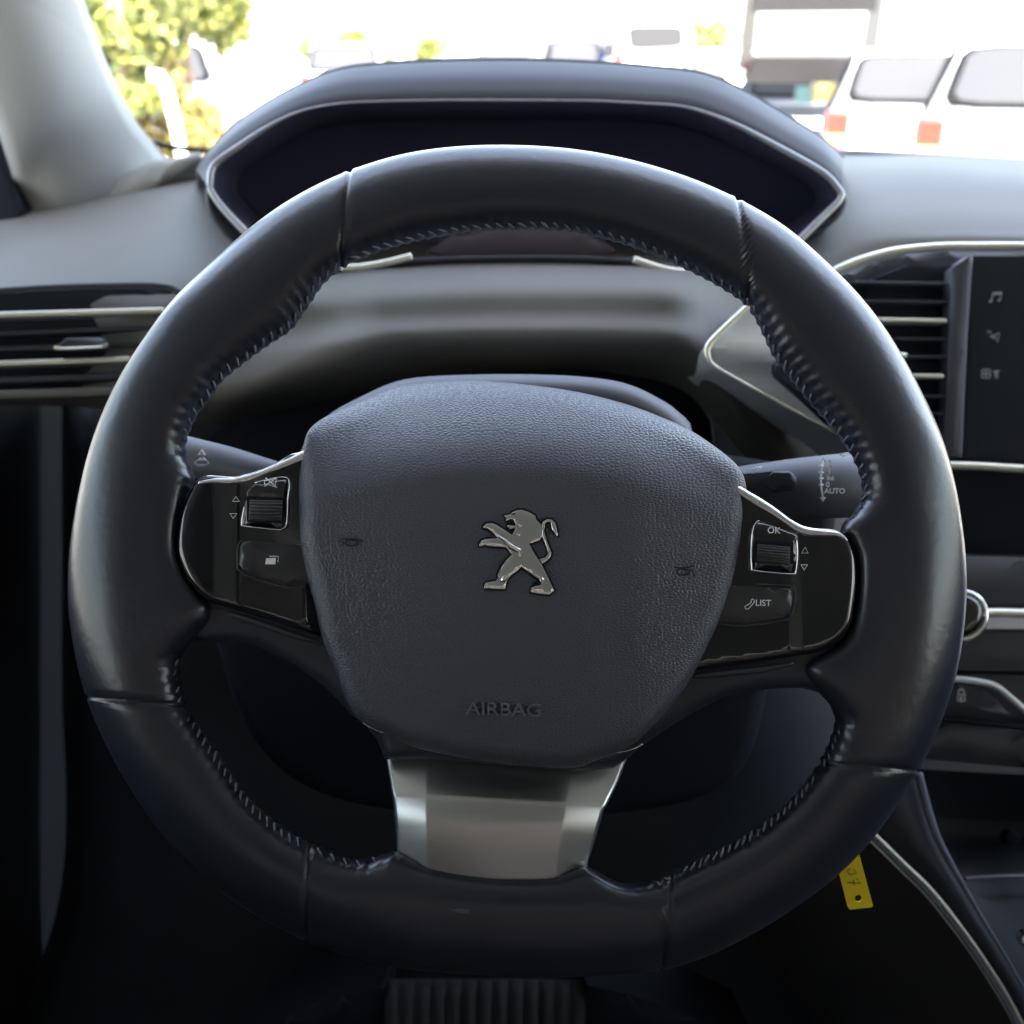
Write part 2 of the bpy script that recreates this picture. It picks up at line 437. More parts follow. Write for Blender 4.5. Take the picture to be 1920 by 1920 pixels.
r6   = [735, 735, 735, 742, 752, 752, 712, 688, 672, 670, 674, 700, 800, 860, 870, 870, 870, 870]
r7   = [760, 760, 760, 768, 790, 800, 770, 730, 700, 694, 700, 740, 860, 900, 900, 900, 900, 900]
rows = []
for ys, ds in ((back, bd), (r1, [.88, .90, .92, .94, .96, .97, .98]+[1.0]*5+[.98, .96, .95, .94, .93, .9]),
   (r2, [.80, .80, .81, .82, .82, .82, .81]+[.80]*5+[.80, .80, .82, .82, .82, .8]),
   (r3, [.73, .73, .73, .73, .72, .70, .66]+[.63]*5+[.72, .73, .75, .76, .76, .75]),
   (r4, [.705, .705, .705, .70, .69, .68, .66]+[.605]*5+[.665, .70, .735, .745, .745, .74]),
   (r5, [.715, .715, .715, .70, .68, .67, .645]+[.60]*5+[.65, .69, .73, .75, .75, .75]),
   (r6, [.72, .72, .72, .70, .69, .68, .66]+[.65]*5+[.655, .68, .74, .76, .76, .76]),
   (r7, [.80, .80, .80, .79, .77, .76, .75]+[.74]*5+[.73, .76, .80, .82, .82, .82])):
    rows.append(list(zip(cx, ys, ds)))
grid('dash_pad', rows, M['dash'], dash, sub=5)
# far rim of the dash top catching the light at right
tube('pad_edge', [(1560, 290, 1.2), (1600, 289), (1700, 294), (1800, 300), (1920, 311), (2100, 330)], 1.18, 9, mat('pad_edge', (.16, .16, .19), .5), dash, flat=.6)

# instrument hood: roof shell, side walls, mouth lip, cluster face
sil = [(372, 320), (396, 284), (440, 238), (500, 196), (570, 158), (640, 132), (720, 122), (820, 117), (960, 115), (1100, 119), (1220, 128), (1320, 141), (1400, 176), (1480, 224), (1540, 262), (1580, 300)]
lip = [(394, 352), (402, 310), (452, 272), (506, 236), (566, 208), (640, 194), (720, 190), (820, 188), (960, 188), (1100, 189), (1210, 194), (1290, 202), (1375, 232), (1470, 282), (1545, 325), (1578, 362)]
S = [(a[0], a[1]+2, .735) for a in sil]; L = [(a[0], a[1], .70) for a in lip]
m1 = [((a[0]*.62+b[0]*.38), (a[1]*.62+b[1]*.38)-1, .712) for a, b in zip(S, L)]
m2 = [((a[0]*.25+b[0]*.75), (a[1]*.25+b[1]*.75)-1, .703) for a, b in zip(S, L)]
bk = [(a[0], a[1]+34, 1.02) for a in sil]; bk1 = [(a[0], a[1]+3, .76) for a in sil]
inn = [((b[0]-980)*.975+980, (b[1]-330)*.93+333, .703) for b in L]
inn2 = [((b[0]-980)*.93+980, (b[1]-330)*.80+338, .74) for b in L]
grid('instrument_hood', [bk, bk1, S, m1, m2, L], M['hood'], dash, sub=5, solid=.004)
lipfull = lip + [(1574, 385), (1540, 412), (1490, 455), (1440, 495), (1380, 520), (1200, 500), (960, 494), (740, 500), (560, 510), (505, 470), (462, 432), (420, 392)]
lipsm = [(p.x, p.y) for p in curve([Vector(p) for p in lipfull], 4, True)]
# sloping inner walls of the mouth
def ringgrid(name, loops, m, parent, closed=True):
    n = len(loops[0]); V = [P(*p) for l in loops for p in l]
    Fc = [(r*n+c, r*n+(c+1) % n, (r+1)*n+(c+1) % n, (r+1)*n+c) for r in range(len(loops)-1) for c in range(n if closed else n-1)]
    return build(name, V, Fc, m, parent)
cxm, cym = 985, 340
def shr(s, sy, d, oy=0): return [((x-cxm)*s+cxm, (y-cym)*sy+cym+oy, d) for x, y in lipsm]
ringgrid('hood_mouth', [shr(1.0, 1.0, .700), shr(.988, .96, .703), shr(.94, .88, .76, 4), shr(.91, .82, .82, 8)], mat('mouth_plastic', (.055, .055, .10), .5), dash)
pillow('cluster_face', [(x, y) for x, y, d in shr(.915, .83, .8, 8)][::2], .815, mat('cluster_glass', (.05, .052, .10), .35), dash, edge=4, step=60)
# bright bezel following the mouth
mb = MB()
def ribbon(seq, rr, d): 
    c = curve([Vector((p[0], p[1], d)) for p in seq], 6); L_ = len(c)-1
    r = []
    for i in range(len(c)):
        t = i/L_*(len(rr)-1); a = int(min(t, len(rr)-2)); r.append((rr[a]*(1-t+a)+rr[a+1]*(t-a))*d/FPX)
    return tube_v([P(*p) for p in c], r, 10)
mb.add(*ribbon(lip, [6, 7, 6, 4, 2.5, 2, 1.8, 1.8, 1.8, 1.8, 2, 2.5, 4, 6, 6, 6], .697))
mb.add(*ribbon([(394, 352), (402, 368), (420, 392), (446, 420), (472, 446), (520, 490)], [6, 7, 8, 8], .697))
mb.add(*ribbon([(1578, 362), (1572, 378), (1548, 402), (1515, 434), (1480, 468), (1440, 500)], [6, 7, 8, 8], .697))
mb.build('hood_bezel', mat('bezel_satin', (.40, .40, .43), .30, .7), dash)
# cheeks under the hood corners
pillow('hood_cheek', [(388, 345), (400, 360), (470, 440), (540, 500), (440, 455), (400, 415), (386, 380)], .725, M['hood'], dash, edge=8, skirt=.05, smoothn=3)
pillow('hood_cheek', [(1584, 362), (1588, 380), (1570, 412), (1520, 440), (1470, 470), (1500, 440), (1575, 372)], .725, M['hood'], dash, edge=8, skirt=.05, smoothn=3)
# lower lip of the cluster with two pale strips modelled for its beige highlights
tube('cluster_lower_lip', [(620, 512), (700, 500), (800, 490), (960, 486), (1120, 488), (1220, 498), (1320, 520)], .69, 8, M['hood'], dash, seg=12)
for pts in ([(640, 502), (680, 500), (730, 491), (772, 480)], [(1188, 486), (1230, 500), (1270, 509), (1310, 511)]):
    tube('lip_highlight', pts, .675, 6.5, M['champagne'], dash, flat=.6)
# pinkish panel visible in the top of the opening
pillow('cluster_display', [(800, 470), (850, 440), (960, 428), (1090, 434), (1160, 470), (1100, 486), (850, 486)], .72, mat('display_panel', (.055, .042, .060), .3), dash, edge=5)

# column cavity
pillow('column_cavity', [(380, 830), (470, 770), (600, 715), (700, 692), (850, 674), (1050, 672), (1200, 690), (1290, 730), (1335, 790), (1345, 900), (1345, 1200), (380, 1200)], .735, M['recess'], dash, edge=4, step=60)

# left air vent
def slat(mb, x0, y0, x1, y1, h, d, depth=.03):
    mb.add(*bar_v(P(x0, y0, d), P(x1, y1, d), h*d/FPX, depth))
back_o = [(-80, 548), (60, 540), (250, 535), (322, 540), (345, 560), (330, 640), (290, 700), (235, 735), (-80, 742)]
o = pillow('air_vent', back_o, .700, M['recess'], dash, edge=3, skirt=.02, step=50); vent_l = o
o['label'] = 'left air vent with two pale bright strips'
tube('vent_frame', [(-80, 552), (60, 541), (200, 536), (300, 536), (335, 548), (352, 575)], .690, 7, M['plastic'], vent_l)
for yl, yr, xr in ((628, 613, 300), (656, 645, 270)):
    mb = MB(); slat(mb, -80, yl, xr, yr, 9, .688); bevel(mb.build('vent_slat', M['plastic'], vent_l, smooth=False), .0008)
for yl, yr, xr, h in ((592, 581, 306, 11), (684, 673, 242, 11)):
    mb = MB(); slat(mb, -80, yl, xr, yr, h, .682, .012); bevel(mb.build('vent_strip', M['champagne'], vent_l, smooth=False), .0014)
pillow('vent_tab', [(104, 652), (112, 644), (125, 634), (190, 633), (202, 644), (200, 654), (190, 654), (116, 656)], .676, M['plastic'], vent_l, edge=4)
tube('vent_tab_trim', [(107, 650), (114, 654), (190, 651), (196, 646)], .674, [5, 3, 3, 6], M['champagne'], vent_l)
for yl, yr, xr, h, mm in ((715, 705, 232, 14, 'plastic'), (742, 732, 225, 17, 'dash')):
    mb = MB(); slat(mb, -80, yl, xr, yr, h, .684, .03); bevel(mb.build('vent_sill', M[mm], vent_l, smooth=False), .002)

# silver surround of the centre vent (wing shape)
wing_o = [(1325, 662), (1330, 644), (1350, 622), (1385, 588), (1420, 552), (1480, 530), (1560, 560), (1600, 620), (1640, 720), (1640, 860), (1565, 812), (1470, 762), (1370, 706), (1335, 686)]
def wz(x, y):
    t = max(-1, min(1, (y-(652+.10*(x-1325)))/40)); return .006-.012*(t if t > 0 else -t*.25)
pillow('silver_wing', wing_o, .588, M['satin_soft'], dash, edge=9, zf=wz, skirt=.07, smoothn=4, step=16)
tube('wing_edge', [(1410, 568), (1385, 590), (1350, 624), (1330, 646), (1326, 664), (1336, 684), (1372, 706), (1470, 760), (1570, 812), (1640, 850)], .581, [6, 6, 7, 7, 6, 5, 4, 4, 4, 4], M['champagne'], dash)
pillow('wing_nook', [(1452, 690), (1456, 678), (1500, 690), (1600, 760), (1600, 830), (1560, 800), (1490, 735), (1456, 706)], .577, M['hood'], dash, edge=4, smoothn=2)
# centre stack: housing, chrome arch, vent, touchscreen
arch = [(1540, 520), (1580, 500), (1620, 485), (1680, 470), (1760, 462), (1840, 461), (1920, 461), (2100, 465)]
tube('chrome_arch', arch, .668, 7, M['champagne'], dash)
pillow('stack_face', [(1560, 530), (1590, 512), (1640, 492), (1700, 476), (1780, 472), (2120, 474), (2120, 872), (1785, 866), (1690, 860), (1600, 760), (1550, 620)], .690, M['plastic'], dash, edge=5, skirt=.04, step=14)
o = pillow('air_vent', [(1600, 560), (1640, 520), (1700, 497), (1780, 490), (1786, 500), (1776, 700), (1766, 832), (1700, 836), (1640, 700)], .682, M['recess'], dash, edge=3, skirt=.01, step=40); vent_r = o
o['label'] = 'centre air vent with dark slats beside the touchscreen'
for y in (531, 565, 635, 668, 742, 775, 806):
    mb = MB(); slat(mb, 1600, y-2, 1778-(y-531)*.03, y+1, 6, .672); bevel(mb.build('vent_slat', M['plastic'], vent_r, smooth=False), .0006)
for y in (601, 705):
    mb = MB(); slat(mb, 1600, y-3, 1776-(y-600)*.05, y, 8, .668, .012); bevel(mb.build('vent_strip', M['champagne'], vent_r, smooth=False), .001)
tube('vent_tab_trim', [(1684, 667), (1692, 667), (1698, 668)], .662, 6, M['champagne'], vent_r)
pillow('vent_divider', [(1786, 502), (1815, 480), (1824, 480), (1812, 660), (1803, 858), (1770, 856), (1776, 700)], .668, M['grainy'], dash, edge=5, skirt=.02)
tube('divider_edge', [(1821, 482), (1812, 620), (1806, 740), (1801, 858)], .664, 2.5, mat('edge_grey', (.16, .16, .2), .35), dash)
o = pillow('touchscreen', [(1826, 480), (2110, 482), (2110, 866), (1806, 860), (1816, 660)], .671, M['screen'], dash, edge=4, skirt=.01, step=60); scr = o
# icons: note pair, navigation arrow, fan
strokes('music_icon', [[(1859, 566), (1862, 549), (1878, 548), (1875, 563)], [(1862, 552), (1878, 551)]], .668, 1.6, M['icon_dim'], scr)
flatpoly('music_icon', [(1854, 564), (1858, 561), (1861, 565), (1857, 568)], .668, .0005, M['icon_dim'], scr)
flatpoly('music_icon', [(1870, 562), (1874, 559), (1877, 563), (1873, 566)], .668, .0005, M['icon_dim'], scr)
strokes('navigation_icon', [[(1856, 632), (1874, 624), (1870, 641), (1866, 633), (1856, 632)]], .668, 1.5, M['icon_dim'], scr)
flatpoly('navigation_icon', [(1858, 632), (1866, 628), (1866, 636)], .668, .0005, M['icon_dim'], scr)
text('navigation_icon', 'N', 1855, 623, 8, .668, M['icon_dim'], scr)
def circ(x, y, r, n=12, ry=None): return [(x+r*math.cos(2*math.pi*i/n), y+(ry or r)*math.sin(2*math.pi*i/n)) for i in range(n)]
strokes('climate_icon', [circ(1849+a, 701+b, 4.2)+[circ(1849+a, 701+b, 4.2)[0]] for a, b in ((-4, -4), (4, -4), (-4, 4), (4, 4))]+[[(1862, 697), (1874, 695)], [(1866, 697), (1866, 710)], [(1870, 697), (1870, 710)]], .668, 1.2, M['icon_dim'], scr)

tube('chrome_sill', [(1772, 872), (1840, 874), (1920, 879), (2100, 888)], .664, 7.5, M['champagne'], dash)
# lower centre stack
pillow('stack_recess', [(1640, 880), (2120, 892), (2120, 1060), (1640, 1060)], .72, M['recess'], dash, edge=4, step=60)
pillow('upper_fascia', [(1700, 1044), (1760, 1042), (1920, 1046), (2120, 1052), (2120, 1136), (1700, 1132)], .655, M['grainy'], dash, edge=16, skirt=.06, step=20)
tube('trim_strip', [(1700, 1152), (1860, 1149), (1920, 1150), (2120, 1152)], .648, 9, M['champagne'], dash)
pillow('trim_band', [(1700, 1156), (2120, 1158), (2120, 1180), (1700, 1178)], .652, M['satin_soft'], dash, edge=3, step=30)
kn = pillow('volume_knob', circ(1804, 1154, 40, 40), .632, M['gloss'], dash, edge=12, skirt=.02, step=10)
tube('knob_ring', circ(1804, 1154, 44, 24), .636, 5.5, M['chrome'], kn, closed=True)
pillow('lower_fascia', [(1700, 1182), (2120, 1186), (2120, 1262), (1700, 1256)], .655, M['grainy'], dash, edge=8, skirt=.06, step=20)
pillow('switch_panel', [(1700, 1260), (1800, 1262), (2120, 1272), (2120, 1365), (1920, 1358), (1700, 1340)], .660, M['plastic'], dash, edge=4, skirt=.04, step=30)
tube('lever_trim', [(1700, 1272), (1793, 1273), (1850, 1281), (1872, 1290), (1892, 1306), (1925, 1334), (2000, 1400)], .650, 6, M['satin_soft'], dash)
pillow('lock_button', [(1700, 1280), (1800, 1281), (1842, 1291), (1868, 1312), (1893, 1339), (1800, 1330), (1700, 1322)], .655, M['plastic'], dash, edge=3, skirt=.004)
strokes('lock_icon', [[(1796, 1302), (1809, 1303), (1809, 1314), (1803, 1315), (1795, 1313), (1796, 1302)], [(1797, 1302), (1797, 1296), (1801, 1292), (1806, 1294), (1808, 1302)]], .6535, 1.2, M['icon'], dash)
flatpoly('lock_icon', [(1800, 1306), (1804, 1306), (1804, 1312), (1800, 1312)], .6535, .0004, M['icon'], dash)
tube('panel_gap', [(1690, 1346), (1780, 1350), (1920, 1364), (2100, 1380)], .655, 5, M['recess'], dash)
pillow('bin_fascia', [(1640, 1352), (1780, 1356), (1920, 1371), (2120, 1390), (2120, 1452), (1920, 1440), (1740, 1424), (1640, 1420)], .655, M['grainy'], dash, edge=14, skirt=.05, step=20)
# knee bolster below column and at left, rounded upright edge
rowsk = []
for y, xo in ((740, 0), (900, 0), (1100, 0), (1320, 0), (1500, 8), (1650, 0), (1760, -25), (1900, -75), (2000, -110)):
    e = 132+xo
    rowsk.append([(e-16, y, .95), (e-6, y, .885), (e+14, y, .842), (e+44, y, .825), (e+150, y, .815), (500, y, .81), (900, y, .81), (1300, y, .815), (1500, y, .85), (1640, y, .93)])
grid('knee_bolster', rowsk, mat('bolster_plastic', (.014, .019, .027), .6), dash, sub=4)
grid('side_panel', [[(-200, y, .86), (-60, y, .90), (60, y, .97), (140, y, 1.02)] for y in (730, 1000, 1300, 1600, 2000)], M['matte'], dash, sub=3)
# steering column shroud seen above the airbag
col_c = empty('steering_column', P(960, 900, .52), 'dark steering column cover with a stalk on each side, behind the steering wheel', 'steering column')
pillow('column_shroud', [(560, 860), (590, 812), (620, 775), (680, 742), (740, 716), (800, 706), (900, 702), (1000, 702), (1090, 706), (1170, 718), (1230, 744), (1275, 775), (1300, 820), (1300, 1000), (560, 1000)], .50, M['shroud'], col_c, edge=30, eh=.012, skirt=.12, smoothn=3, step=24)
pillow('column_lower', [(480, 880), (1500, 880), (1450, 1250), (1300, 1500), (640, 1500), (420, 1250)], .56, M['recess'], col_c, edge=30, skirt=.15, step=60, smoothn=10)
# left stalk
sk = tube('light_stalk', [(280, 842, .505), (350, 856, .50), (430, 872, .495), (520, 893, .49), (640, 920, .50)], .5, [37, 38, 34, 27, 24], M['shroud'], col_c, seg=28)
strokes('stalk_markings', [[(378, 846), (378, 858)], [(371, 873), (387, 873), (391, 868), (386, 864), (370, 864), (366, 868), (371, 873)]], .480, 2.2, M['icon_dim'], sk)
flatpoly('stalk_markings', [(370, 853), (378, 842), (386, 853)], .480, .0005, M['icon'], sk)
flatpoly('stalk_markings', [(371, 862), (378, 854), (386, 862)], .480, .0005, M['icon'], sk)
# right stalk
sr_ = tube('wiper_stalk', [(1280, 935, .50), (1380, 924, .49), (1480, 916, .485), (1560, 912, .485), (1680, 905, .50)], .5, [44, 48, 55, 60, 62], M['shroud'], col_c, seg=32)
pillow('stalk_slot', [(1340, 893), (1450, 884), (1480, 884), (1494, 894), (1494, 908), (1484, 920), (1450, 924), (1340, 926)], .4700, M['plastic'], sr_, edge=5, skirt=.01)
strokes('stalk_markings', [[(1543, 862), (1540, 880), (1539, 895), (1540, 915), (1543, 936)]]+[[(1536, y), (1544, y)] for y in (874, 886, 897, 909)], .4665, 1.6, M['icon'], sr_)
flatpoly('stalk_markings', [(1537, 866), (1543, 857), (1549, 866)], .4665, .0004, M['icon'], sr_)
flatpoly('stalk_markings', [(1537, 932), (1549, 932), (1543, 941)], .4665, .0004, M['icon'], sr_)
for s, x, y, h in (('2', 1556, 870, 13), ('1', 1555, 884, 12), ('Int', 1557, 896.5, 9), ('0', 1552, 909, 10.5), ('AUTO', 1565, 921, 10)):
    text('stalk_marking_text', s, x, y, h, .4665, M['icon'], sr_, bold=.03)
strokes('wash_icon', [[(1411, 880), (1418, 884), (1428, 876)], [(1411, 880), (1419, 877), (1428, 876)], [(1415, 883), (1416, 887)]], .473, 1.2, M['icon'], sr_)
strokes('wash_icon', [[(1574, 852), (1582, 855), (1592, 850)], [(1574, 852), (1584, 850), (1592, 850)]], .4705, 1.2, M['icon'], sr_)

# ============================================================ STEERING WHEEL
wheel = empty('steering_wheel', P(968, 1050, D0), 'black leather steering wheel with lion badge, gloss black control panels and metal lower spoke', 'steering wheel')
CX, CY = 968, 1050
outer = [(980,273),(933,272),(833,277),(747,290),(670,315),(640,325),(533,380),(477,420),(410,480),(370,517),(310,573),(287,613),(240,677),(213,727),(183,793),(160,867),(143,950),(133,1000),(128,1060),(127,1126),(135,1202),(146,1250),(159,1301),(175,1345),(205,1410),(258,1500),(320,1585),(360,1628),(430,1686),(520,1740),(620,1783),(720,1810),(857,1824),(960,1830),(1100,1830),(1230,1822),(1300,1805),(1413,1749),(1510,1690),(1574,1639),(1610,1603),(1642,1568),(1691,1495),(1725,1440),(1738,1422),(1764,1352),(1787,1292),(1800,1234),(1810,1156),(1813,1065),(1805,993),(1790,900),(1763,807),(1730,740),(1690,663),(1640,587),(1570,510),(1536,480),(1484,431),(1382,372),(1228,312),(1140,290),(1060,278)]
inner = [(968,431),(900,434),(818,445),(730,466),(647,499),(606,532),(580,573),(547,620),(500,650),(463,677),(410,720),(397,747),(373,770),(360,800),(348,827),(349,862),(364,882),(368,901),(353,929),(341,973),(337,1017),(339,1043),(352,1078),(374,1109),(400,1132),(398,1165),(375,1193),(356,1203),(340,1225),(336,1260),(341,1290),(355,1329),(378,1370),(405,1403),(444,1465),(474,1505),(512,1537),(546,1564),(579,1578),(617,1596),(650,1610),(692,1612),(725,1600),(740,1592),(800,1619),(897,1637),(972,1642),(1040,1640),(1099,1621),(1127,1637),(1148,1651),(1185,1658),(1221,1649),(1265,1629),(1320,1604),(1400,1564),(1468,1513),(1510,1468),(1539,1424),(1556,1388),(1568,1349),(1556,1316),(1532,1295),(1510,1275),(1500,1250),(1528,1229),(1563,1212),(1585,1191),(1597,1155),(1603,1107),(1602,1048),(1594,1024),(1582,1006),(1566,991),(1590,973),(1610,950),(1617,917),(1610,883),(1590,843),(1563,807),(1520,760),(1480,710),(1447,667),(1413,593),(1400,572),(1347,537),(1280,503),(1164,457),(1060,434)]
def polar(pts, N, sm):
    q = sorted((math.atan2(-(y-CY), x-CX) % (2*math.pi), math.hypot(x-CX, y-CY)) for x, y in pts)
    q = [(q[-1][0]-2*math.pi, q[-1][1])]+q+[(q[0][0]+2*math.pi, q[0][1])]
    out = []; k = 0
    for i in range(N):
        t = 2*math.pi*i/N
        while q[k+1][0] <= t: k += 1
        a, b = q[k], q[k+1]; out.append(a[1]+(b[1]-a[1])*(t-a[0])/(b[0]-a[0]))
    for _ in range(2):
        o2 = []
        for i in range(N):
            o2.append(sum(out[(i+j) % N] for j in range(-sm, sm+1))/(2*sm+1))
        out = o2
    return out
NT, NS = 1800, 56
Ro = polar(outer, NT, 16); Ri = polar(inner, NT, 5); Rs = polar(inner, NT, 55)
def ang(x, y): return math.atan2(-(y-CY), x-CX) % (2*math.pi)
seams = [((655,318),(637,500)), ((1384,372),(1404,575)), ((163,1306),(342,1327)), ((1724,1446),(1538,1432)), ((572,1765),(582,1582)), ((1240,1815),(1258,1632))]
seams = [(ang(*a), ang(*b)) for a, b in seams]
def smooth01(t): t = max(0, min(1, t)); return t*t*(3-2*t)
def adiff(a, b): return (a-b+math.pi) % (2*math.pi)-math.pi
V = []
for i in range(NT):
    t = 2*math.pi*i/NT; ro, ri = Ro[i], Ri[i]; dx, dy = math.cos(t), -math.sin(t)
    # how much this angle belongs to a side spoke or the bottom spoke
    sp = max(smooth01(1-(abs(adiff(t, math.pi-.0))-.13)/.16), smooth01(1-(abs(adiff(t, -.14))-.16)/.16))
    bt = smooth01(1-(abs(adiff(t, -math.pi/2))-.26)/.22)
    T = .031+.003*bt; nI = 2.15+1.6*sp+1.0*bt; nO = 2.15+.35*bt
    w = ro-ri; rs = Rs[i]
    for k in range(NS):
        a = 2*math.pi*k/NS; c, s = math.cos(a), math.sin(a)
        e = nO if c > 0 else nI
        u = .5+.5*math.copysign(abs(c)**(2/e), c); z = .5*T*math.copysign(abs(s)**(2/e), s)
        g = 0
        for so_, si in seams:
            st = si+adiff(so_, si)*u; dd = adiff(t, st)*(ri+w*u)/3.8
            if abs(dd) < 4: g += math.exp(-dd*dd)-.28*math.exp(-(abs(dd)-2.6)**2)
        r = rs+(ro-rs)*u+(ri-rs)*(1-u)**2.6
        z2 = z-math.copysign(.0017*g, z)*min(1, abs(z)/.006)
        r2 = r-(u-.5)*2*g*4.0*abs(c)
        zz = -.0145+z2
        r2 += 1.5*math.cos(t*190)*(1-u)**5*(1 if s > 0 else .3)*(1-bt)*(1-sp)
        px_, py_ = CX+dx*r2, CY+dy*r2
        V.append(P(px_, py_, D0-zz))
Fc = []
for i in range(NT):
    j = (i+1) % NT
    for k in range(NS):
        k2 = (k+1) % NS; Fc.append((i*NS+k, i*NS+k2, j*NS+k2, j*NS+k))
build('leather_rim', V, Fc, M['leather'], wheel)
# cross stitching along the inner edge
def stitch_run(a0, a1, lean, n):
    mb = MB()
    for q in range(n):
        t = (a0+(a1-a0)*(q+.5)/n) % (2*math.pi); i = int(t/(2*math.pi)*NT) % NT
        r = Ri[i]+9+random.uniform(-1.5, 1.5); L = random.uniform(8, 11); ln = lean+random.uniform(-.12, .12)
        x, y = CX+math.cos(t)*r, CY-math.sin(t)*r
        # radial and tangential direction
        rx, ry = math.cos(t), -math.sin(t); tx, ty = -math.sin(t), -math.cos(t)
        dx, dy = rx*math.cos(ln)+tx*math.sin(ln), ry*math.cos(ln)+ty*math.sin(ln)
        pts = []
        for s in (-1, -.4, .4, 1):
            u = max(0.0, (9+s*L*math.cos(ln)*.9)/max(60, Ro[i]-Ri[i])); c = 1-2*u
            zz = -.0145+.0155*max(0, 1-abs(c)**2.15)**(1/2.15)+.0002*(1-abs(s))+.0003
            pts.append(P(x+dx*L*s*.9, y+dy*L*s*.9, D0-zz))
        mb.add(*tube_v(pts, [.0003, .00058, .00058, .0003], 6))
    mb.build('rim_stitching', M['stitch'], wheel)
rad = math.radians
stitch_run(rad(28), rad(56), .9, 16); stitch_run(rad(57), rad(119), .95, 32); stitch_run(rad(121), rad(163), -.75, 24)
stitch_run(rad(196), rad(203), .8, 5); stitch_run(rad(205), rad(233), .75, 19); stitch_run(rad(235), rad(246), 1.0, 5)
stitch_run(rad(286), rad(296), .9, 6); stitch_run(rad(298), rad(324), -.95, 20); stitch_run(rad(326), rad(333), -.9, 5); stitch_run(rad(6), rad(26), .7, 12)

# spoke frame (matte back cover of both side spokes and shoulders of lower spoke)
frame_o = [(352, 1120), (350, 1180), (362, 1203), (420, 1205), (480, 1210), (551, 1246), (611, 1289), (659, 1340), (684, 1358), (706, 1385), (716, 1408), (722, 1424), (800, 1424), (1080, 1446), (1150, 1440), (1163, 1432), (1204, 1398), (1240, 1373), (1305, 1333), (1360, 1306), (1444, 1291), (1503, 1290), (1540, 1300), (1575, 1280), (1590, 1220), (1600, 1120), (1590, 1040), (1560, 1000), (1500, 1000), (1400, 940), (1380, 900), (600, 860), (500, 885), (460, 905), (380, 905), (350, 960), (345, 1050)]
pillow('spoke_frame', frame_o, D0+.0075, M['plastic'], wheel, edge=24, eh=.006, skirt=.02, step=30)
for pts in ([(430, 1151), (470, 1163), (540, 1187), (606, 1207)], [(1300, 1268), (1360, 1262), (1430, 1254), (1487, 1243)]):
    tube('spoke_lip', pts, D0+.001, [5, 7, 7, 4], M['plastic'], wheel, seg=12)
# gloss control panels
lt = [(700, 850), (567, 846), (517, 868), (475, 886), (455, 893), (438, 894), (410, 892), (385, 892), (369, 901), (353, 929), (343, 955), (337, 980), (333, 1017), (335, 1043), (348, 1078), (362, 1100), (378, 1118), (400, 1131), (425, 1139), (465, 1151), (506, 1163), (561, 1181), (620, 1200), (700, 1220)]
rtp = [(1230, 860), (1340, 890), (1401, 922), (1444, 948), (1480, 974), (1506, 988), (1535, 991), (1564, 993), (1585, 1004), (1597, 1024), (1604, 1048), (1606, 1078), (1605, 1107), (1599, 1155), (1593, 1177), (1580, 1197), (1560, 1212), (1528, 1224), (1489, 1231), (1420, 1242), (1360, 1249), (1280, 1262), (1230, 1270)]
def trimz_l(x, y):
    # scooped thumb rest left of x=445, ledge below
    s = smooth01((x-400)/46); z = -.0012+.0012*s-.00014*max(0, x-572)
    return z
def trimz_r(x, y):
    s = smooth01((1500+12-x)/40); z = -.0010+.0010*s-.00010*max(0, 1392-(y-890)*.30-x)
    return z
tl = pillow('control_panel', lt, D0-.0022, M['gloss'], wheel, smoothn=3, edge=13, eh=.0021, skirt=.012, zf=trimz_l, step=6, rings=[.2, .5, .8, 1.05], auto=80)
tl['label'] = 'left gloss black panel with mute button'
tr_ = pillow('control_panel', rtp, D0-.0022, M['gloss'], wheel, smoothn=3, edge=13, eh=.0021, skirt=.012, zf=trimz_r, step=6, rings=[.2, .5, .8, 1.05], auto=80)
tr_['label'] = 'right gloss black panel with OK button'
for pts, pr in (([(600, 842), (567, 857), (517, 879), (475, 895), (440, 903), (400, 902), (372, 906)], tl), ([(1375, 915), (1401, 932), (1444, 958), (1480, 983), (1508, 997), (1540, 1000), (1572, 1003), (1588, 1014)], tr_)):
    tube('reflection_edge', pts, D0-.0003, [9, 11, 9, 10, 6, 3], mat('reflection_metal', (.85, .85, .86), .16, 1), pr, seg=16)  # added metal strip carries the sky reflection of the gloss bevel
dI = D0-.0047
# left cluster: roller frame, roller, mute mark, page button
def roller(fr, ro, parent, n=7):
    f = pillow('roller_frame', fr, D0-.0036, M['gloss'], parent, edge=5, eh=.0012, skirt=.004, step=12, auto=80)
    tube('roller_ring', fr[1:], D0-.0043, 1.1, M['chrome'], parent)
    x0, x1, y0, y1, sh = ro
    flatpoly('roller_slot', [(x0-6, y0-7), (x1+6, y0-4), (x1+6, y1+6), (x0-6, y1+3)], D0-.00395, .002, M['recess'], parent)
    # barrel with ridges
    V = []; Fc = []; K = 60
    for i in range(K+1):
        t = i/K; a = (t-.5)*2.0; y = y0+(y1-y0)*(.5+.5*math.sin(a)/math.sin(1.0)); zz = .0016*math.cos(a)+.0005*abs(math.sin(t*math.pi*n))
        for x in (x0, x0+3, x1-3, x1):
            e = 0 if x in (x0, x1) else .0005
            V.append(P(x-(y-y0)*.05, y+(x-x0)*sh, D0-(.0036+zz+e)))
    for i in range(K):
        for k in range(3): Fc.append((i*4+k, i*4+k+1, i*4+5+k, i*4+4+k))
    build('roller', V, Fc, M['rubber'], parent, auto=40)
roller([(463, 921), (478, 905), (538, 896), (539, 940), (537, 982), (530, 991), (518, 993), (462, 987), (453, 981), (458, 950)], (468, 530, 937, 975, .02), tl)
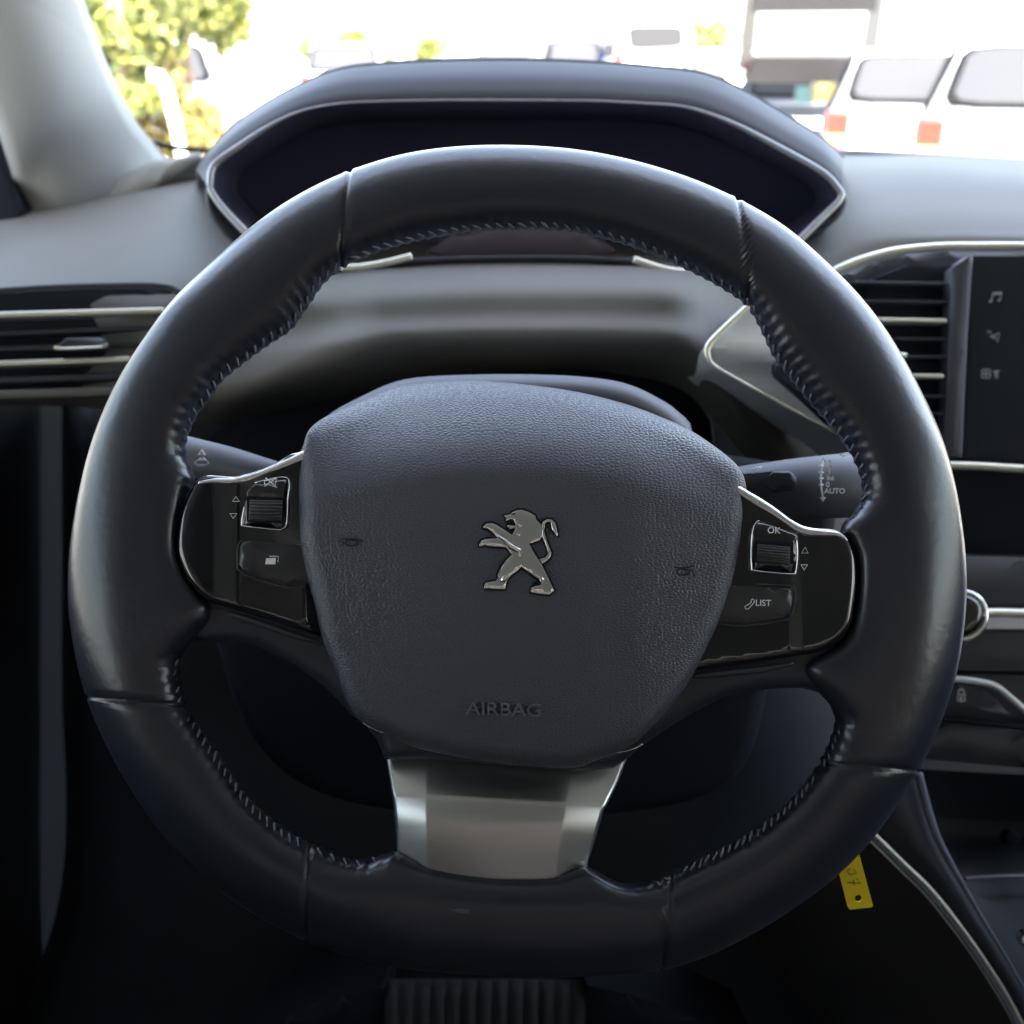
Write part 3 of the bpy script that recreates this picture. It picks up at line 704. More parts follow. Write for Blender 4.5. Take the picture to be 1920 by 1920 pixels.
roller([(1497, 1000), (1423, 976), (1414, 985), (1409, 1010), (1409, 1062), (1417, 1070), (1484, 1076), (1492, 1070), (1495, 1040), (1494, 1012)], (1420, 1482, 1020, 1052, .09), tr_)
strokes('mute_icon', [[(496, 901), (502, 901), (518, 896), (516, 913), (503, 908), (496, 908), (496, 901)], [(498, 896), (519, 914)], [(518, 896), (496, 912)]], dI-.0006, .9, M['icon'], tl)
strokes('arrow_icon', [[(436, 940), (442, 931), (449, 940), (436, 940)], [(431, 963), (444, 963), (437, 972), (431, 963)]], D0-.0026, .9, M['icon'], tl)
strokes('arrow_icon', [[(1503, 1037), (1510, 1026), (1515, 1037), (1503, 1037)], [(1502, 1059), (1514, 1059), (1508, 1069), (1502, 1059)]], D0-.0026, .9, M['icon'], tr_)
b1 = pillow('page_button', [(600, 1026), (545, 1020), (470, 1014), (455, 1016), (450, 1026), (449, 1058), (454, 1068), (480, 1081), (535, 1097), (565, 1093), (600, 1094)], D0-.0031, mat('button_satin', (.030, .030, .034), .32), tl, edge=5, eh=.0009, skirt=.003)
flatpoly('button_mark', [(499, 1047), (517, 1046), (516, 1058), (497, 1058)], D0-.0033, .0002, M['icon'], tl)
strokes('button_mark', [[(505, 1043), (522, 1043), (521, 1054)]], D0-.0033, .9, M['icon'], tl)
tube('button_gap', [(570, 1099), (536, 1101), (480, 1086), (449, 1070), (445, 1058), (446, 1024), (454, 1012)], D0-.0022, 1.2, M['rubber'], tl)
b2 = pillow('phone_list_button', [(1330, 1100), (1377, 1098), (1440, 1101), (1478, 1103), (1486, 1110), (1484, 1135), (1479, 1152), (1468, 1158), (1400, 1168), (1350, 1165), (1320, 1165)], D0-.0031, mat('button_satin', (.030, .030, .034), .32), tr_, edge=5, eh=.0009, skirt=.003)
tube('button_gap', [(1350, 1170), (1400, 1173), (1474, 1162), (1485, 1152), (1491, 1125), (1490, 1106), (1480, 1098), (1420, 1095)], D0-.0022, 1.2, M['rubber'], tr_)
text('button_text', 'LIST', 1431, 1131, 12, D0-.0033, M['icon'], tr_, bold=.005, rot=-.03)
text('button_text', 'OK', 1451, 995, 12, dI+.0009, M['icon'], tr_, bold=.005, rot=-.05)
strokes('phone_icon', [[(1396, 1138), (1401, 1134), (1403, 1134), (1409, 1128), (1408, 1126), (1411, 1123), (1414, 1125), (1415, 1128), (1405, 1140), (1402, 1142), (1399, 1142), (1396, 1138)]], D0-.0033, .8, M['icon'], tr_)

# airbag cover
ab = [(604,785),(640,768),(691,746),(744,724),(822,715),(892,713),(997,722),(1085,735),(1172,757),(1238,781),(1295,807),(1347,842),(1375,865),(1391,885),(1399,911),(1402,950),(1398,988),(1391,1031),(1377,1088),(1360,1143),(1331,1203),(1303,1258),(1275,1302),(1250,1333),(1220,1365),(1190,1393),(1152,1413),(1115,1427),(1085,1438),(1029,1439),(935,1431),(822,1412),(766,1397),(732,1379),(684,1356),(654,1322),(626,1250),(604,1194),(591,1137),(578,1089),(567,1039),(562,995),(560,912),(563,875),(568,840),(578,808)]
abs_ = [(p.x, p.y) for p in curve([Vector(p) for p in ab], 4, True)]
def abtop(x):
    u = (x-985)/430; return 716+8*u+95*u*u*(1 if u > 0 else .8)
def abedge(x, y): return 34
def abz(x, y):
    u = (x-985)/430; v = (y-1060)/380
    t = max(0, 1-(y-abtop(x))/175); fade = max(0, 1-abs(u)**5)
    return .0150-.0060*u*u-.0030*v*v-.013*max(0, u-.48)**1.3-.036*t**1.9*fade
abo = pillow('airbag_cover', abs_, D0, M['airbag'], wheel, edge=abedge, eh=.007, zf=abz, skirt=.016, step=10, rings=[.04, .1, .18, .28, .4, .54, .7, .86, 1.0], auto=80)
def abd(x, y): return D0-abz(x, y)
text('airbag_lettering', 'AIRBAG', 945, 1331, 25, abd(945, 1331)-.0006, mat('lit_lettering_vinyl', (.12, .125, .15), .4), abo, rot=-.03, depth=.0006, xs=1.18)  # paler than the cover, colour stands for the lit embossed edges
for x, y, r in ((659, 1018, -.1), (1282, 1072, .1)):
    mb = MB(); dd = abd(x, y)-.0007
    for l, cl in ((circ(x, y, 12, 16, 6), True), ([(x-24, y-10), (x-12, y-7), (x+8, y-8), (x+22, y-4)] if x < 900 else [(x-22, y-10), (x-8, y-7), (x+10, y-9), (x+24, y-16)], False), ([(x-20, y+6), (x-14, y-2)] if x < 900 else [(x+13, y-6), (x+21, y+8)], False)):
        mb.add(*tube_v(pxd(l, dd), 1.5*PX, 6, cl, .6))
    mb.build('horn_symbol', mat('horn_symbol_vinyl', (.012, .012, .018), .4), abo)
# lion badge: silhouette traced on the cover, real thickness, over a dark plate standing for the gap shadow
def E(pts): return [(860+x/8, 920+y/8) for x, y in pts]
lion = E([(670,375),(780,350),(800,322),(870,292),(940,283),(1050,315),(1150,375),(1165,430),(1238,508),(1252,600),(1245,690),(1222,745),(1062,795),(1110,895),(1180,1010),(1245,1105),(1320,1255),(1390,1400),(1432,1500),(1360,1562),(1200,1548),(1072,1525),(1090,1450),(1225,1412),(1240,1380),(1190,1325),(1100,1265),(1030,1215),(940,1142),(890,1200),(800,1265),(730,1340),(712,1400),(702,1482),(385,1472),(382,1405),(410,1375),(560,1350),(588,1305),(582,1260),(640,1135),(720,1030),(795,960),(740,885),(690,852),(430,835),(400,815),(360,830),(310,832),(306,800),(340,745),(400,725),(575,712),(530,650),(470,600),(430,570),(372,565),(362,535),(420,490),(500,482),(570,510),(700,595),(800,660),(835,600),(840,560),(770,578),(735,552),(728,518),(840,522),(848,490),(820,440),(770,428),(720,458),(700,440),(712,415)])
tail = E([(1238,508),(1270,458),(1330,425),(1400,433),(1450,480),(1475,580),(1482,690),(1430,630),(1392,550),(1388,478),(1330,470),(1295,505),(1282,600),(1305,700),(1350,820),(1392,930),(1372,1010),(1320,1060),(1250,1100),(1205,1030),(1300,1000),(1338,950),(1325,860),(1285,760),(1255,680),(1252,600)])
de = abd(975, 1035)
def offs(poly, e):
    a = sum(poly[i][0]*poly[(i+1) % len(poly)][1]-poly[(i+1) % len(poly)][0]*poly[i][1] for i in range(len(poly)))
    sg = 1 if a > 0 else -1; out = []
    for i in range(len(poly)):
        p, q = poly[i-1], poly[(i+1) % len(poly)]; t = Vector((q[0]-p[0], q[1]-p[1])).normalized()
        out.append((poly[i][0]+t.y*e*sg, poly[i][1]-t.x*e*sg))
    return out
mb = MB()
for pl, dz in ((lion, .0), (tail, .00003)):
    q = offs(pl, 3.4); n_ = len(q); a = pxd(q, de-.0006-dz); b = [p+FW*.003 for p in a]
    mb.add(a+b, [tuple(range(n_))]+[(i, (i+1) % n_, n_+(i+1) % n_, n_+i) for i in range(n_)])
mb.build('badge_gap_shadow', M['recess'], abo, smooth=False)
v1, f1 = pillow_v(lion, de-.0009, edge=1.6, eh=.00035, skirt=.0012, step=7, rings=[.3, 1.0])
v2, f2 = pillow_v(tail, de-.00085, edge=1.2, eh=.0003, skirt=.0012, step=7, rings=[.3, 1.0])
badge = MB().add(v1, f1).add(v2, f2).build('lion_badge', M['chrome'], abo, auto=35)
belly = E([(470,590),(560,640),(700,720),(800,800),(930,870),(1060,985),(1130,1060),(1200,1180),(1270,1300),(1325,1400),(1255,1405),(1200,1325),(1100,1262),(1030,1212),(940,1135),(890,1195),(800,1255),(725,1335),(700,1400),(610,1395),(640,1285),(740,1160),(860,990),(740,870),(640,740)])
jaw = E([(760,410),(840,395),(920,395),(980,470),(1015,560),(930,562),(850,548),(858,490),(820,430)])
neck = E([(860,570),(1010,575),(1018,610),(925,755),(800,665),(850,610)])
def bz(x, y): return .0005*math.sin((y-990)/14.0)
v1, f1 = pillow_v(belly, de-.0012, edge=7, eh=.0009, skirt=.0004, step=4, zf=bz, rings=[.15, .4, .7, 1])
v2, f2 = pillow_v(jaw, de-.0010, edge=4, eh=.0006, skirt=.0003, step=4)
v3, f3 = pillow_v(neck, de-.0010, edge=5, eh=.0006, skirt=.0003, step=4)
MB().add(v1, f1).add(v2, f2).add(v3, f3).build('badge_relief', mat('chrome_relief', (.92, .88, .86), .10, 1), abo)
flatpoly('badge_eye', E([(790, 345), (855, 330), (850, 352), (795, 362)]), de-.00135, .0002, M['ink'], abo)

# metal lower spoke: faceted sheet
rowz = [(1385, 720, 800, 1078, 1180, -.024, -.020), (1440, 727, 800, 1070, 1160, -.017, -.0125), (1484, 734, 799, 1062, 1140, -.011, -.0050), (1496, 736, 799, 1060, 1133, -.010, -.0035), (1545, 741, 800, 1053, 1119, -.010, -.0032), (1592, 744, 801, 1046, 1104, -.010, -.0032), (1660, 748, 803, 1038, 1092, -.011, -.005)]
V = []; Fc = []
for (y, xa, xb, xc, xd, ze, zc) in rowz:
    t = (y-1400)/260; sk_ = lambda x: (x-740)*.055
    for x, z in ((xa, ze-.012), (xa, ze), (xb-3, zc-.0004), (xb+3, zc), ((xb+xc)/2, zc+.0006), (xc-3, zc), (xc+3, zc-.0004), (xd, ze), (xd, ze-.012)):
        V.append(P(x, y+sk_(x), D0-z))
K = 9
for i in range(len(rowz)-1):
    for k in range(K-1): Fc.append((i*K+k, i*K+k+1, (i+1)*K+k+1, (i+1)*K+k))
o = build('lower_spoke', V, Fc, M['satin'], wheel, auto=40); bevel(o, .0016, 4)
for pts in ([(681, 1355), (695, 1364), (712, 1371), (732, 1376)], [(1152, 1411), (1170, 1409), (1190, 1403), (1204, 1395)]):
    tube('shoulder_edge', pts, D0+.0005, 1.8, M['chrome'], wheel)
flatpoly('rim_scuff', [(838, 1703), (850, 1706), (862, 1703), (881, 1706), (880, 1712), (866, 1713), (852, 1709)], D0-.00295, .0003, mat('scuff', (.10, .09, .10), .6), wheel)

# ============================================================ CENTRE CONSOLE, lower right
cons = empty('centre_console', P(1850, 1700, .7), 'dark centre console at lower right with a curved bright trim line', 'console')
eL = [(1700, 1440), (1722, 1450), (1740, 1520), (1762, 1580), (1800, 1650), (1850, 1735), (1895, 1810), (1945, 1900), (1980, 1980)]
gT = [(1560, 1480), (1600, 1525), (1645, 1570), (1700, 1624), (1745, 1668), (1795, 1730), (1845, 1800), (1895, 1880), (1935, 1960)]
# upper bevel strip between trim line and console edge
def lerp2(a, b, t): return (a[0]*(1-t)+b[0]*t, a[1]*(1-t)+b[1]*t)
rA = [(a[0]-3, a[1], .615) for a in eL]; rB = [(*lerp2(a, b, .5), .612) for a, b in zip(eL, gT)]; rC = [(b[0], b[1], .618) for b in gT]
rD = [(b[0]-8, b[1]+6, .63) for b in gT]; rE = [(b[0]-70, b[1]+70, .66) for b in gT]; rF = [(b[0]-170, b[1]+170, .74) for b in gT]; rG = [(b[0]-230, b[1]+260, .9) for b in gT]
grid('console_side', [rA, rB, rC], M['plastic'], cons, sub=5, solid=.003)
grid('console_flank', [rD, rE, rF, rG], mat('flank_plastic', (.06, .058, .052), .55), cons, sub=5)
tube('trim_line', gT, .610, 4.5, M['champagne'], cons, seg=10)
tube('trim_line_thin', [(x-11, y+9) for x, y in gT], .616, 1.6, M['champagne'], cons)
tube('console_edge', eL[1:], .607, [8, 8, 7, 4, 3, 3, 3], mat('edge_soft', (.12, .13, .16), .45), cons, flat=.6)
grid('console_tray', [[(1700, 1440, .70), (1800, 1446, .70), (1920, 1452, .70), (2150, 1460, .70)], [(1740, 1560, .70), (1800, 1560, .71), (1920, 1560, .72), (2150, 1560, .72)], [(1790, 1640, .66), (1830, 1636, .67), (1920, 1634, .67), (2150, 1634, .67)], [(1860, 1760, .64), (1900, 1760, .64), (1960, 1760, .64), (2150, 1760, .64)], [(1960, 1960, .60), (1980, 1960, .60), (2040, 1960, .60), (2150, 1960, .60)]], M['matte'], cons, sub=4)
tube('tray_edge', [(1808, 1648), (1850, 1645), (1920, 1643), (2100, 1643)], .655, 4, mat('edge_soft2', (.14, .15, .18), .45), cons)
pillow('tray_knob', circ(1897, 1572, 14, 16)+[], .69, M['recess'], cons, edge=6)
pillow('gear_button', circ(1928, 1764, 14, 20), .62, M['chrome'], cons, edge=6)

# yellow key tag hanging from the ignition
tag = empty('key_tag', P(1600, 1620, .47), 'yellow plastic tag with number 17 and a punched hole, hanging below the wheel rim', 'tag')
T_o = [(1560, 1560), (1598, 1548), (1611, 1604), (1636, 1697), (1632, 1700), (1593, 1704), (1589, 1700), (1574, 1641)]
hole = circ(1608.5, 1683, 6.5, 16)
vs = [Vector(p) for p in T_o]+[Vector(p) for p in hole]
res = delaunay_2d_cdt(vs, [(8+i, 8+(i+1) % 16) for i in range(16)], [list(range(8))], 1, 1e-5)
V = [P(v.x, v.y, .47+.00002*(v.y-1640)) for v in res[0]]
Fc = [tuple(f) for f in res[2] if not inside(hole, sum(res[0][i].x for i in f)/len(f), sum(res[0][i].y for i in f)/len(f))]
o = build('tag_card', V, Fc, M['yellow'], tag, smooth=False)
md = o.modifiers.new('thick', 'SOLIDIFY'); md.thickness = .0008
strokes('tag_writing', [[(1588, 1635), (1594, 1628)], [(1590, 1636), (1594, 1640), (1606, 1637), (1601, 1630)], [(1588, 1655), (1614, 1656), (1606, 1647)], [(1600, 1650), (1602, 1660)]], .4685, .8, M['ink'], tag)
tube('tag_ring', [(1575, 1565, .472), (1560, 1545, .48), (1545, 1520, .50), (1530, 1500, .53)], .48, 3, M['chrome'], tag)

# driver's seat cushion at the bottom edge
seat = empty('driver_seat', P(900, 1990, .66), 'dark driver seat cushion with ribbed fabric centre at the bottom edge', 'seat')
V = []; Fc = []; nx = 160; ny = 6
for j in range(ny+1):
    for i in range(nx+1):
        x = 720+(1098-720)*i/nx; y = [1835, 1842, 1865, 1900, 1950, 2010, 2080][j]; d = [.72, .70, .685, .675, .665, .655, .645][j]
        V.append(P(x, y, d-.004*abs(math.sin(math.pi*13*i/nx))**.6))
for j in range(ny):
    for i in range(nx): Fc.append((j*(nx+1)+i, j*(nx+1)+i+1, (j+1)*(nx+1)+i+1, (j+1)*(nx+1)+i))
build('cushion_centre', V, Fc, mat('ribbed_cloth', (.02, .019, .020), .9), seat)
pillow('seat_bolster', [(1100, 1846), (1180, 1865), (1300, 1905), (1420, 1960), (1420, 2080), (1100, 2080)], .675, M['recess'], seat, edge=16, skirt=.08, step=30)
pillow('seat_bolster', [(718, 1850), (640, 1868), (540, 1905), (450, 1960), (450, 2080), (718, 2080)], .675, M['recess'], seat, edge=16, skirt=.08, step=30)
rear = empty('rear_seat', (.37, -1.3, .48), 'grey fabric rear bench behind the driver', 'seat')
mb = MB(); mb.add(*box_v((.37, -1.1, .70), (1.4, .5, .3))); mb.add(*box_v((.37, -1.5, 1.05), (1.4, .2, .75)))
bevel(mb.build('bench', mat('bench_fabric', (.26, .20, .17), .9), rear, smooth=False), .05)

# ============================================================ OUTSIDE
def O(px, py, d): return P(px, py, d)
def paint(name, col, r=.25): return mat(name, col, r, spec=.5, coat=.5)
GLASS = mat('car_glass', (.035, .035, .038), .08, spec=.2)
SEAL = mat('window_seal', (.006, .006, .007), .7, spec=.05); DARKG = mat('dark_window', (.030, .029, .030), .7, spec=.1)
TYRE = mat('tyre', (.02, .02, .02), .8); RIM = mat('alloy', (.5, .5, .5), .3, .8)
RED = mat('tail_red', (.40, .03, .02), .2, coat=.5); ORANGE = mat('lamp_orange', (.75, .30, .12), .2, coat=.5)
def car(name, label, x, y, heading, L, Wd, H, col, kind='hatch', lamps='rear', cabin=None, open_gate=False):
    root = empty(name, (x, y, 0), label, 'car', 'cars parked outside'); root.rotation_euler = (0, 0, heading)
    # local: +x forward, origin centre of car on the ground
    def loc(nm, V, F_, m, par=root, **k):
        c = sum(V, Vector())/len(V); me = bpy.data.meshes.new(nm); me.from_pydata([tuple(v-c) for v in V], [], F_)
        bm = bmesh.new(); bm.from_mesh(me); bmesh.ops.recalc_face_normals(bm, faces=bm.faces); bm.to_mesh(me); bm.free()
        me.materials.append(m); o = bpy.data.objects.new(nm, me); COL.objects.link(o); o.parent = par
        o.location = c-(par.location if par is not root else Vector((0, 0, 0)))
        for p in me.polygons: p.use_smooth = True
        me.set_sharp_from_angle(angle=math.radians(35)); return o
    # stations: x, belt z, roof z, half width belt, half width roof
    b = H*.60
    if kind == 'van': st = [(-.5, b, H-.06, .97, .86), (-.47, b, H, 1, .88), (.18, b, H, 1, .88), (.32, b, b+.02, 1, .9), (.47, b-.14, b-.12, .96, .85), (.5, b-.3, b-.28, .9, .8)]
    else: st = [(-.5, b, b+.01, .93, .8), (-.47, b, b+.02, .97, .8), (-.38, b, H-.03, 1, .76), (-.2, b, H, 1, .77), (.05, b, H-.02, 1, .76), (.22, b, b+.02, 1, .8), (.45, b-.14, b-.12, .95, .8), (.5, b-.3, b-.28, .85, .7)]
    V = []; hw = Wd/2
    for s, bz_, rz, wb, wr in st:
        X = s*L; lo = .22
        sec = [(-wb*.93, lo), (-wb, lo+.2), (-wb, bz_-.08), (-wb*.97, bz_), (-wr, rz-.05), (-wr*.85, rz), (wr*.85, rz), (wr, rz-.05), (wb*.97, bz_), (wb, bz_-.08), (wb, lo+.2), (wb*.93, lo)]
        V += [Vector((X, a*hw, z)) for a, z in sec]
    n = 12; Fc = []
    for i in range(len(st)-1):
        for k in range(n): Fc.append((i*n+k, i*n+(k+1) % n, (i+1)*n+(k+1) % n, (i+1)*n+k))
    Fc.append(tuple(range(n))); Fc.append(tuple((len(st)-1)*n+k for k in range(n)))
    body = loc('body', V, Fc, paint(name+'_paint', col))
    def panel(nm, pts, m, th=.035, rnd=.16, grow=True):
        pts = [Vector(p) for p in pts]
        if grow:
            c0 = sum(pts, Vector())/len(pts); panel(nm+'_seal', [c0+(p-c0)*1.10 for p in pts], SEAL, th*.75, rnd, False)
        q = []
        for i_ in range(len(pts)):
            p0, p1, p2 = pts[i_-1], pts[i_], pts[(i_+1) % len(pts)]; a_ = p1+(p0-p1)*rnd; b_ = p1+(p2-p1)*rnd
            q += [a_, a_*.25+p1*.5+b_*.25, b_]
        pts = q; nrm = (pts[3]-pts[0]).cross(pts[-4]-pts[0]).normalized()*th
        k = len(pts); return loc(nm, [p+nrm for p in pts]+[p-nrm for p in pts], [tuple(range(k)), tuple(range(k, 2*k))]+[(i, (i+1) % k, k+(i+1) % k, k+i) for i in range(k)], m)
    if kind == 'van':
        panel('rear_window', [(-.503*L, -hw*.74, b+.26), (-.503*L, hw*.60, b+.20), (-.496*L, hw*.70, H-.16), (-.496*L, -hw*.70, H-.16)], DARKG, .03, .2, False)
        for s in (-1, 1): panel('side_window', [(-.40*L, s*hw*.985, b+.08), (.2*L, s*hw*.985, b+.08), (.14*L, s*hw*.90, H-.14), (-.40*L, s*hw*.90, H-.14)], GLASS)
    else:
        panel('rear_window', [(-.455*L, -hw*.74, b+.14), (-.455*L, hw*.74, b+.14), (-.397*L, hw*.66, H-.08), (-.397*L, -hw*.66, H-.08)], GLASS)
        panel('windscreen', [(.20*L, -hw*.78, b+.08), (.20*L, hw*.78, b+.08), (.08*L, hw*.68, H-.08), (.08*L, -hw*.68, H-.08)], GLASS, .03)
        for s in (-1, 1): panel('side_window', [(-.36*L, s*hw*.965, b+.05), (.17*L, s*hw*.965, b+.05), (.05*L, s*hw*.80, H-.08), (-.33*L, s*hw*.80, H-.08)], GLASS)
    for s in (-1, 1):
        x0 = -.502*L
        lv, lf = box_v((x0+.06, s*hw*.86, b-.12), (.16, .22, .34 if kind != 'van' else .55)); o = loc('tail_lamp', lv, lf, RED); bevel(o, .03)
        lv, lf = box_v((x0+.045, s*hw*.86, b-.20), (.16, .16, .09)); o = loc('indicator', lv, lf, ORANGE)
        lv, lf = box_v((.47*L, s*hw*.72, b-.26), (.18, .30, .13)); o = loc('head_lamp', lv, lf, RIM); bevel(o, .03)
    lv, lf = box_v((-.505*L, 0, .62), (.03, .52, .12)); loc('number_plate', lv, lf, M['icon'])
    lv, lf = box_v((-.50*L, 0, .40), (.16, Wd*.92, .22)); bevel(loc('bumper', lv, lf, mat('bumper', (.12, .12, .12), .5) if kind == 'van' else paint(name+'_bumper', col)), .05)
    for sx in (-.31, .31):
        for s in (-1, 1):
            V = []; Fc = []; N = 24
            for yy in (-.1, .1):
                for k in range(N): V.append(Vector((sx*L+.32*math.cos(2*math.pi*k/N), s*hw*.9+yy, .32+.32*math.sin(2*math.pi*k/N))))
            Fc = [tuple(range(N)), tuple(range(N, 2*N))]+[(k, (k+1) % N, N+(k+1) % N, N+k) for k in range(N)]
            w = loc('wheel', V, Fc, TYRE)
            V = []
            for yy in (-.11, .11):
                for k in range(N): V.append(Vector((sx*L+.2*math.cos(2*math.pi*k/N), s*hw*.9+yy, .32+.2*math.sin(2*math.pi*k/N))))
            loc('rim', V, Fc, RIM, w)
    return root, loc, body
def wx(px, d): return (px-960)/FPX*d
H90 = math.pi/2
WHITE = (.75, .75, .73)
def rear_at(px, d, h, L):
    q = wx(px, d); y = d/.917; return q+L/2*math.cos(h), y+L/2*math.sin(h)
car('parked_suv', 'white car at the right edge with dark rear window and red and orange tail lamp', *rear_at(1990, 7.6, H90-.42, 4.4), H90-.42, 4.4, 1.9, 1.52, WHITE)
car('parked_hatchback', 'white hatchback with red tail lamp, left of the white car at the edge', *rear_at(1748, 9.4, H90-.30, 4.0), H90-.30, 4.0, 1.74, 1.46, WHITE)
# car with its tailgate raised
rt_, loc_, bd_ = car('hatchback_with_open_tailgate', 'blue grey estate car with raised tailgate showing things in its boot', *rear_at(1512, 13, H90-.22, 4.3), H90-.22, 4.3, 1.66, 1.34, (.020, .025, .035))
L2 = 4.3; hw2 = .83
fr = [Vector((-.66*L2, -.70, 2.12)), Vector((-.66*L2, .70, 2.12)), Vector((-.47*L2, .74, 1.24)), Vector((-.47*L2, -.74, 1.24))]
gt = MB()
def bar3(mb, a, b, w, t=.05):
    d = (b-a).normalized(); s = d.cross(Vector((1, 0, 0))).normalized()*w/2; u = Vector((t/2, 0, 0))
    mb.add([a-s-u, a+s-u, a+s+u, a-s+u, b-s-u, b+s-u, b+s+u, b-s+u], [(0, 1, 2, 3), (7, 6, 5, 4), (0, 4, 5, 1), (1, 5, 6, 2), (2, 6, 7, 3), (3, 7, 4, 0)])
bar3(gt, fr[0], fr[1], .52, .08); bar3(gt, fr[1], fr[2], .17, .08); bar3(gt, fr[2], fr[3], .30, .08); bar3(gt, fr[3], fr[0], .17, .08)
gate = loc_('tailgate', gt.v, gt.f, paint('tailgate_paint', (.016, .014, .014)))
tg = mat('clear_glass', (.5, .5, .5), .1); 
o = MB(); o.add(*box_v((-.505*L2, -.25, .98), (.05, .30, .22))); loc_('boot_bag', o.v, o.f, mat('bag_yellow', (.16, .13, .04), .6))
o = MB(); o.add(*box_v((-.505*L2, -.02, .95), (.05, .22, .20))); loc_('boot_bag', o.v, o.f, mat('bag_teal', (.03, .07, .07), .6))
car('parked_car', 'blue car with tall roof standing far off, just above the instrument hood', wx(1087, 26), 31.5, H90+math.pi, 4.2, 1.72, 1.80, (.02, .045, .22))
car('parked_car', 'small grey car far off, left of the blue one', wx(948, 26), 31.5, H90, 4.2, 1.72, 1.56, (.30, .29, .31))
car('parked_car', 'white car far off beside the green bush, behind the left of the instrument hood', wx(640, 21), 25, H90, 4.2, 1.8, 1.64, WHITE)
car('parked_van', 'white van far off with a dark window band', wx(1235, 24), 29.5, H90, 4.8, 1.9, 2.20, WHITE, 'van')
car('parked_car', 'grey car standing side on behind the hedge with red tail lamp by the white column', wx(452, 17)-2.3, 19.0, math.pi+.12, 4.6, 1.8, 1.62, (.33, .33, .36))
car('parked_car', 'pale car with open view between the white van and the open tailgate', wx(1372, 19), 23, H90, 4.2, 1.6, 1.52, (.62, .60, .55))

col_ = empty('white_column', (wx(505, 15), 16.2, 0), 'thick white square column standing outside beyond the windscreen', 'column')
mb = MB(); mb.add(*box_v((wx(505, 15), 16.2, 2.4), (.76, .6, 4.8))); bevel(mb.build('shaft', mat('white_render', (.8, .8, .78), .8), col_, smooth=False), .02)
lp = empty('lamp_post', (wx(300, 8.5), 9.3, 0), 'slim white bent post standing before the green hedge', 'post')
x0 = wx(302, 8.5)
build('pole', *tube_v([Vector((x0+.08, 9.3, 0)), Vector((x0+.05, 9.3, .8)), Vector((x0, 9.3, 1.18)), Vector((x0-.05, 9.3, 1.25)), Vector((x0-.12, 9.3, 1.25))], .045, 10), mat('white_post', (.8, .8, .75), .6), lp)

# foliage
def leafmat(name, a, b):
    m = bpy.data.materials.new(name); m.use_nodes = True; n = m.node_tree; p = n.nodes['Principled BSDF']; p.inputs['Roughness'].default_value = .55
    g = n.nodes.new('ShaderNodeNewGeometry'); cr_ = n.nodes.new('ShaderNodeValToRGB')
    cr_.color_ramp.elements[0].color = (*a, 1); cr_.color_ramp.elements[1].color = (*b, 1)
    n.links.new(g.outputs['Random Per Island'], cr_.inputs[0]); n.links.new(cr_.outputs[0], p.inputs['Base Color'])
    tl_ = n.nodes.new('ShaderNodeBsdfTranslucent'); ms = n.nodes.new('ShaderNodeMixShader'); ms.inputs[0].default_value = .4
    n.links.new(cr_.outputs[0], tl_.inputs[0]); n.links.new(p.outputs[0], ms.inputs[1]); n.links.new(tl_.outputs[0], ms.inputs[2]); n.links.new(ms.outputs[0], n.nodes['Material Output'].inputs[0])
    return m
LEAF = leafmat('leaves', (.05, .075, .015), (.24, .23, .05)); LEAF2 = leafmat('leaves_dry', (.12, .08, .03), (.30, .26, .07))
BARK = mat('bark', (.16, .10, .07), .9)
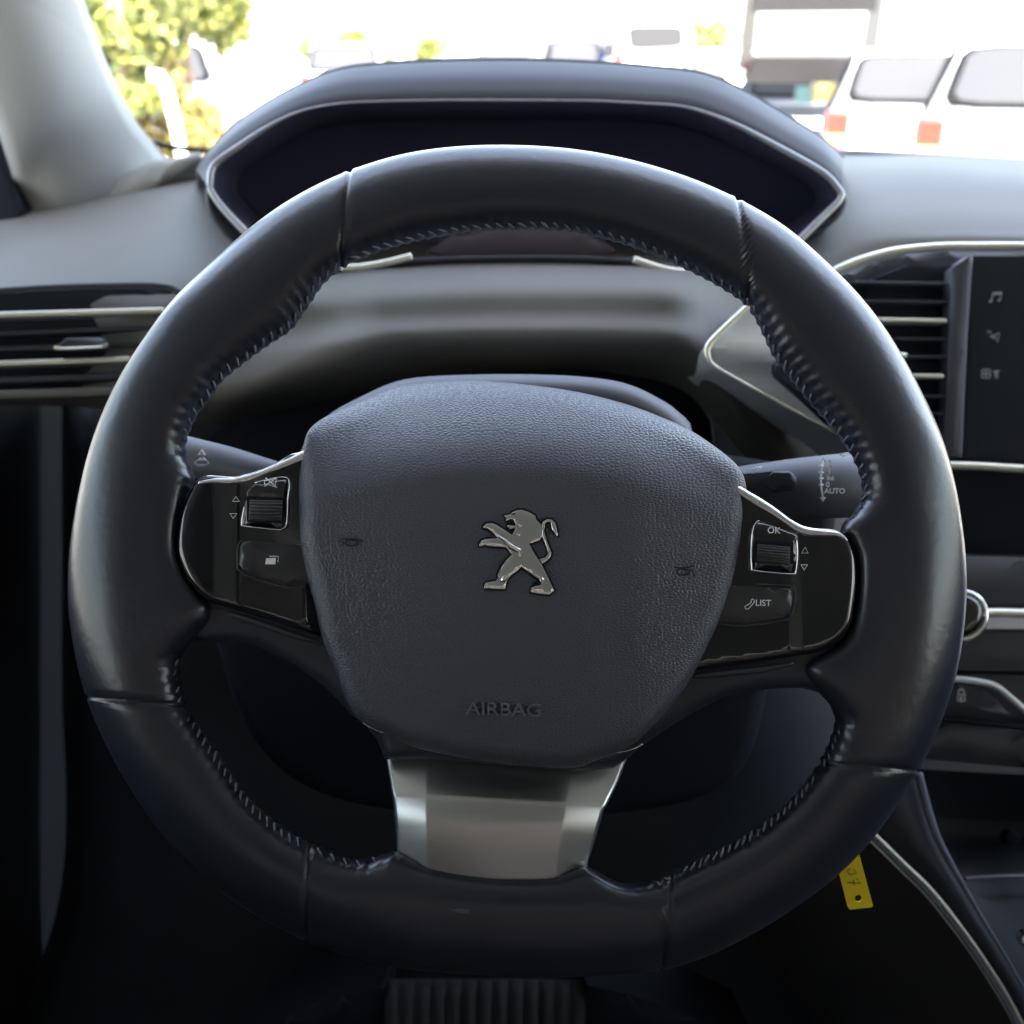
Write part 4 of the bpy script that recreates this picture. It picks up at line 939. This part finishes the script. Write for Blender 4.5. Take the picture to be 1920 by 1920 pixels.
def tree(name, label, cat, x, y, blobs, n, leaf, trunk=None, group=None, lm=None):
    root = empty(name, (x, y, 0), label, cat, group)
    V = []; Fc = []
    for (bx, by, bz_, r) in blobs:
        cl = [Vector((random.gauss(0, 1), random.gauss(0, 1), random.gauss(0, 1))).normalized()*r*random.uniform(.35, 1) for _ in range(14)]
        for _ in range(n):
            c = random.choice(cl)+Vector((random.gauss(0, .2*r), random.gauss(0, .2*r), random.gauss(0, .2*r)))+Vector((x+bx, y+by, bz_))
            if c.z < .05: continue
            a = Vector((random.gauss(0, 1), random.gauss(0, 1), random.gauss(0, 1))).normalized(); b = a.orthogonal().normalized(); s = leaf*random.uniform(.6, 1.3)
            k = len(V); V += [c-a*s, c+b*s*.55, c+a*s, c-b*s*.55]; Fc.append((k, k+1, k+2, k+3))
    build('crown', V, Fc, lm or LEAF, root, smooth=False)
    if trunk:
        mb = MB()
        for tx, h, r in trunk:
            mb.add(*tube_v([Vector((x+tx, y, 0)), Vector((x+tx*1.05, y+.05, h*.4)), Vector((x+tx*1.25, y, h*.75)), Vector((x+tx*1.3+.1, y, h))], [r, r*.8, r*.55, r*.25], 8))
        mb.build('trunk', BARK, root)
    return root
tx = wx(300, 12)
tree('broadleaf_tree', 'leafy yellow green tree filling the view beside the windscreen pillar', 'tree', wx(210, 12), 12.6,
     [(-.6, 0, 2.0, .8), (.1, .2, 2.2, .8), (0, 0, 1.6, .6), (-.5, .3, 1.1, .6), (.3, .1, 1.2, .4)], 900, .085, [(-.3, 2.2, .1), (.2, 2.0, .08)], 'trees and bushes outside')
tree('broadleaf_tree', 'bright leafy tree between the slim post and the white column', 'tree', wx(380, 13), 13.9,
     [(-.2, 0, 2.2, .75), (.35, .2, 2.3, .6), (-.4, .1, 1.75, .5), (.3, .1, 1.75, .3)], 800, .08, [(-.35, 2.2, .09), (-.1, 1.8, .07)], 'trees and bushes outside')
tree('dry_hedge', 'dry reddish brown hedge low behind the slim post', 'hedge', wx(300, 12.5), 13.3,
     [(-.6, .1, .6, .5), (-.1, .1, .7, .5), (.35, .1, .6, .4), (.05, 0, 1.1, .3)], 900, .07, None, 'trees and bushes outside', LEAF2)
tree('round_bush', 'green bush right of the white column, behind the white car', 'bush', wx(600, 24), 28,
     [(-.4, 0, 1.5, .45), (.5, 0, 1.7, .4), (0, 0, .8, .6)], 400, .09, None, 'trees and bushes outside')
tree('round_bush', 'small green bush behind the middle of the instrument hood', 'bush', wx(790, 26), 31,
     [(0, 0, 1.5, .4), (-.2, 0, .9, .6)], 400, .09, None, 'trees and bushes outside')
tree('round_bush', 'pale bush left of the raised tailgate', 'bush', wx(1370, 24), 28.5,
     [(0, 0, 1.9, .5), (-.2, 0, 1.2, .6)], 400, .09, None, 'trees and bushes outside')
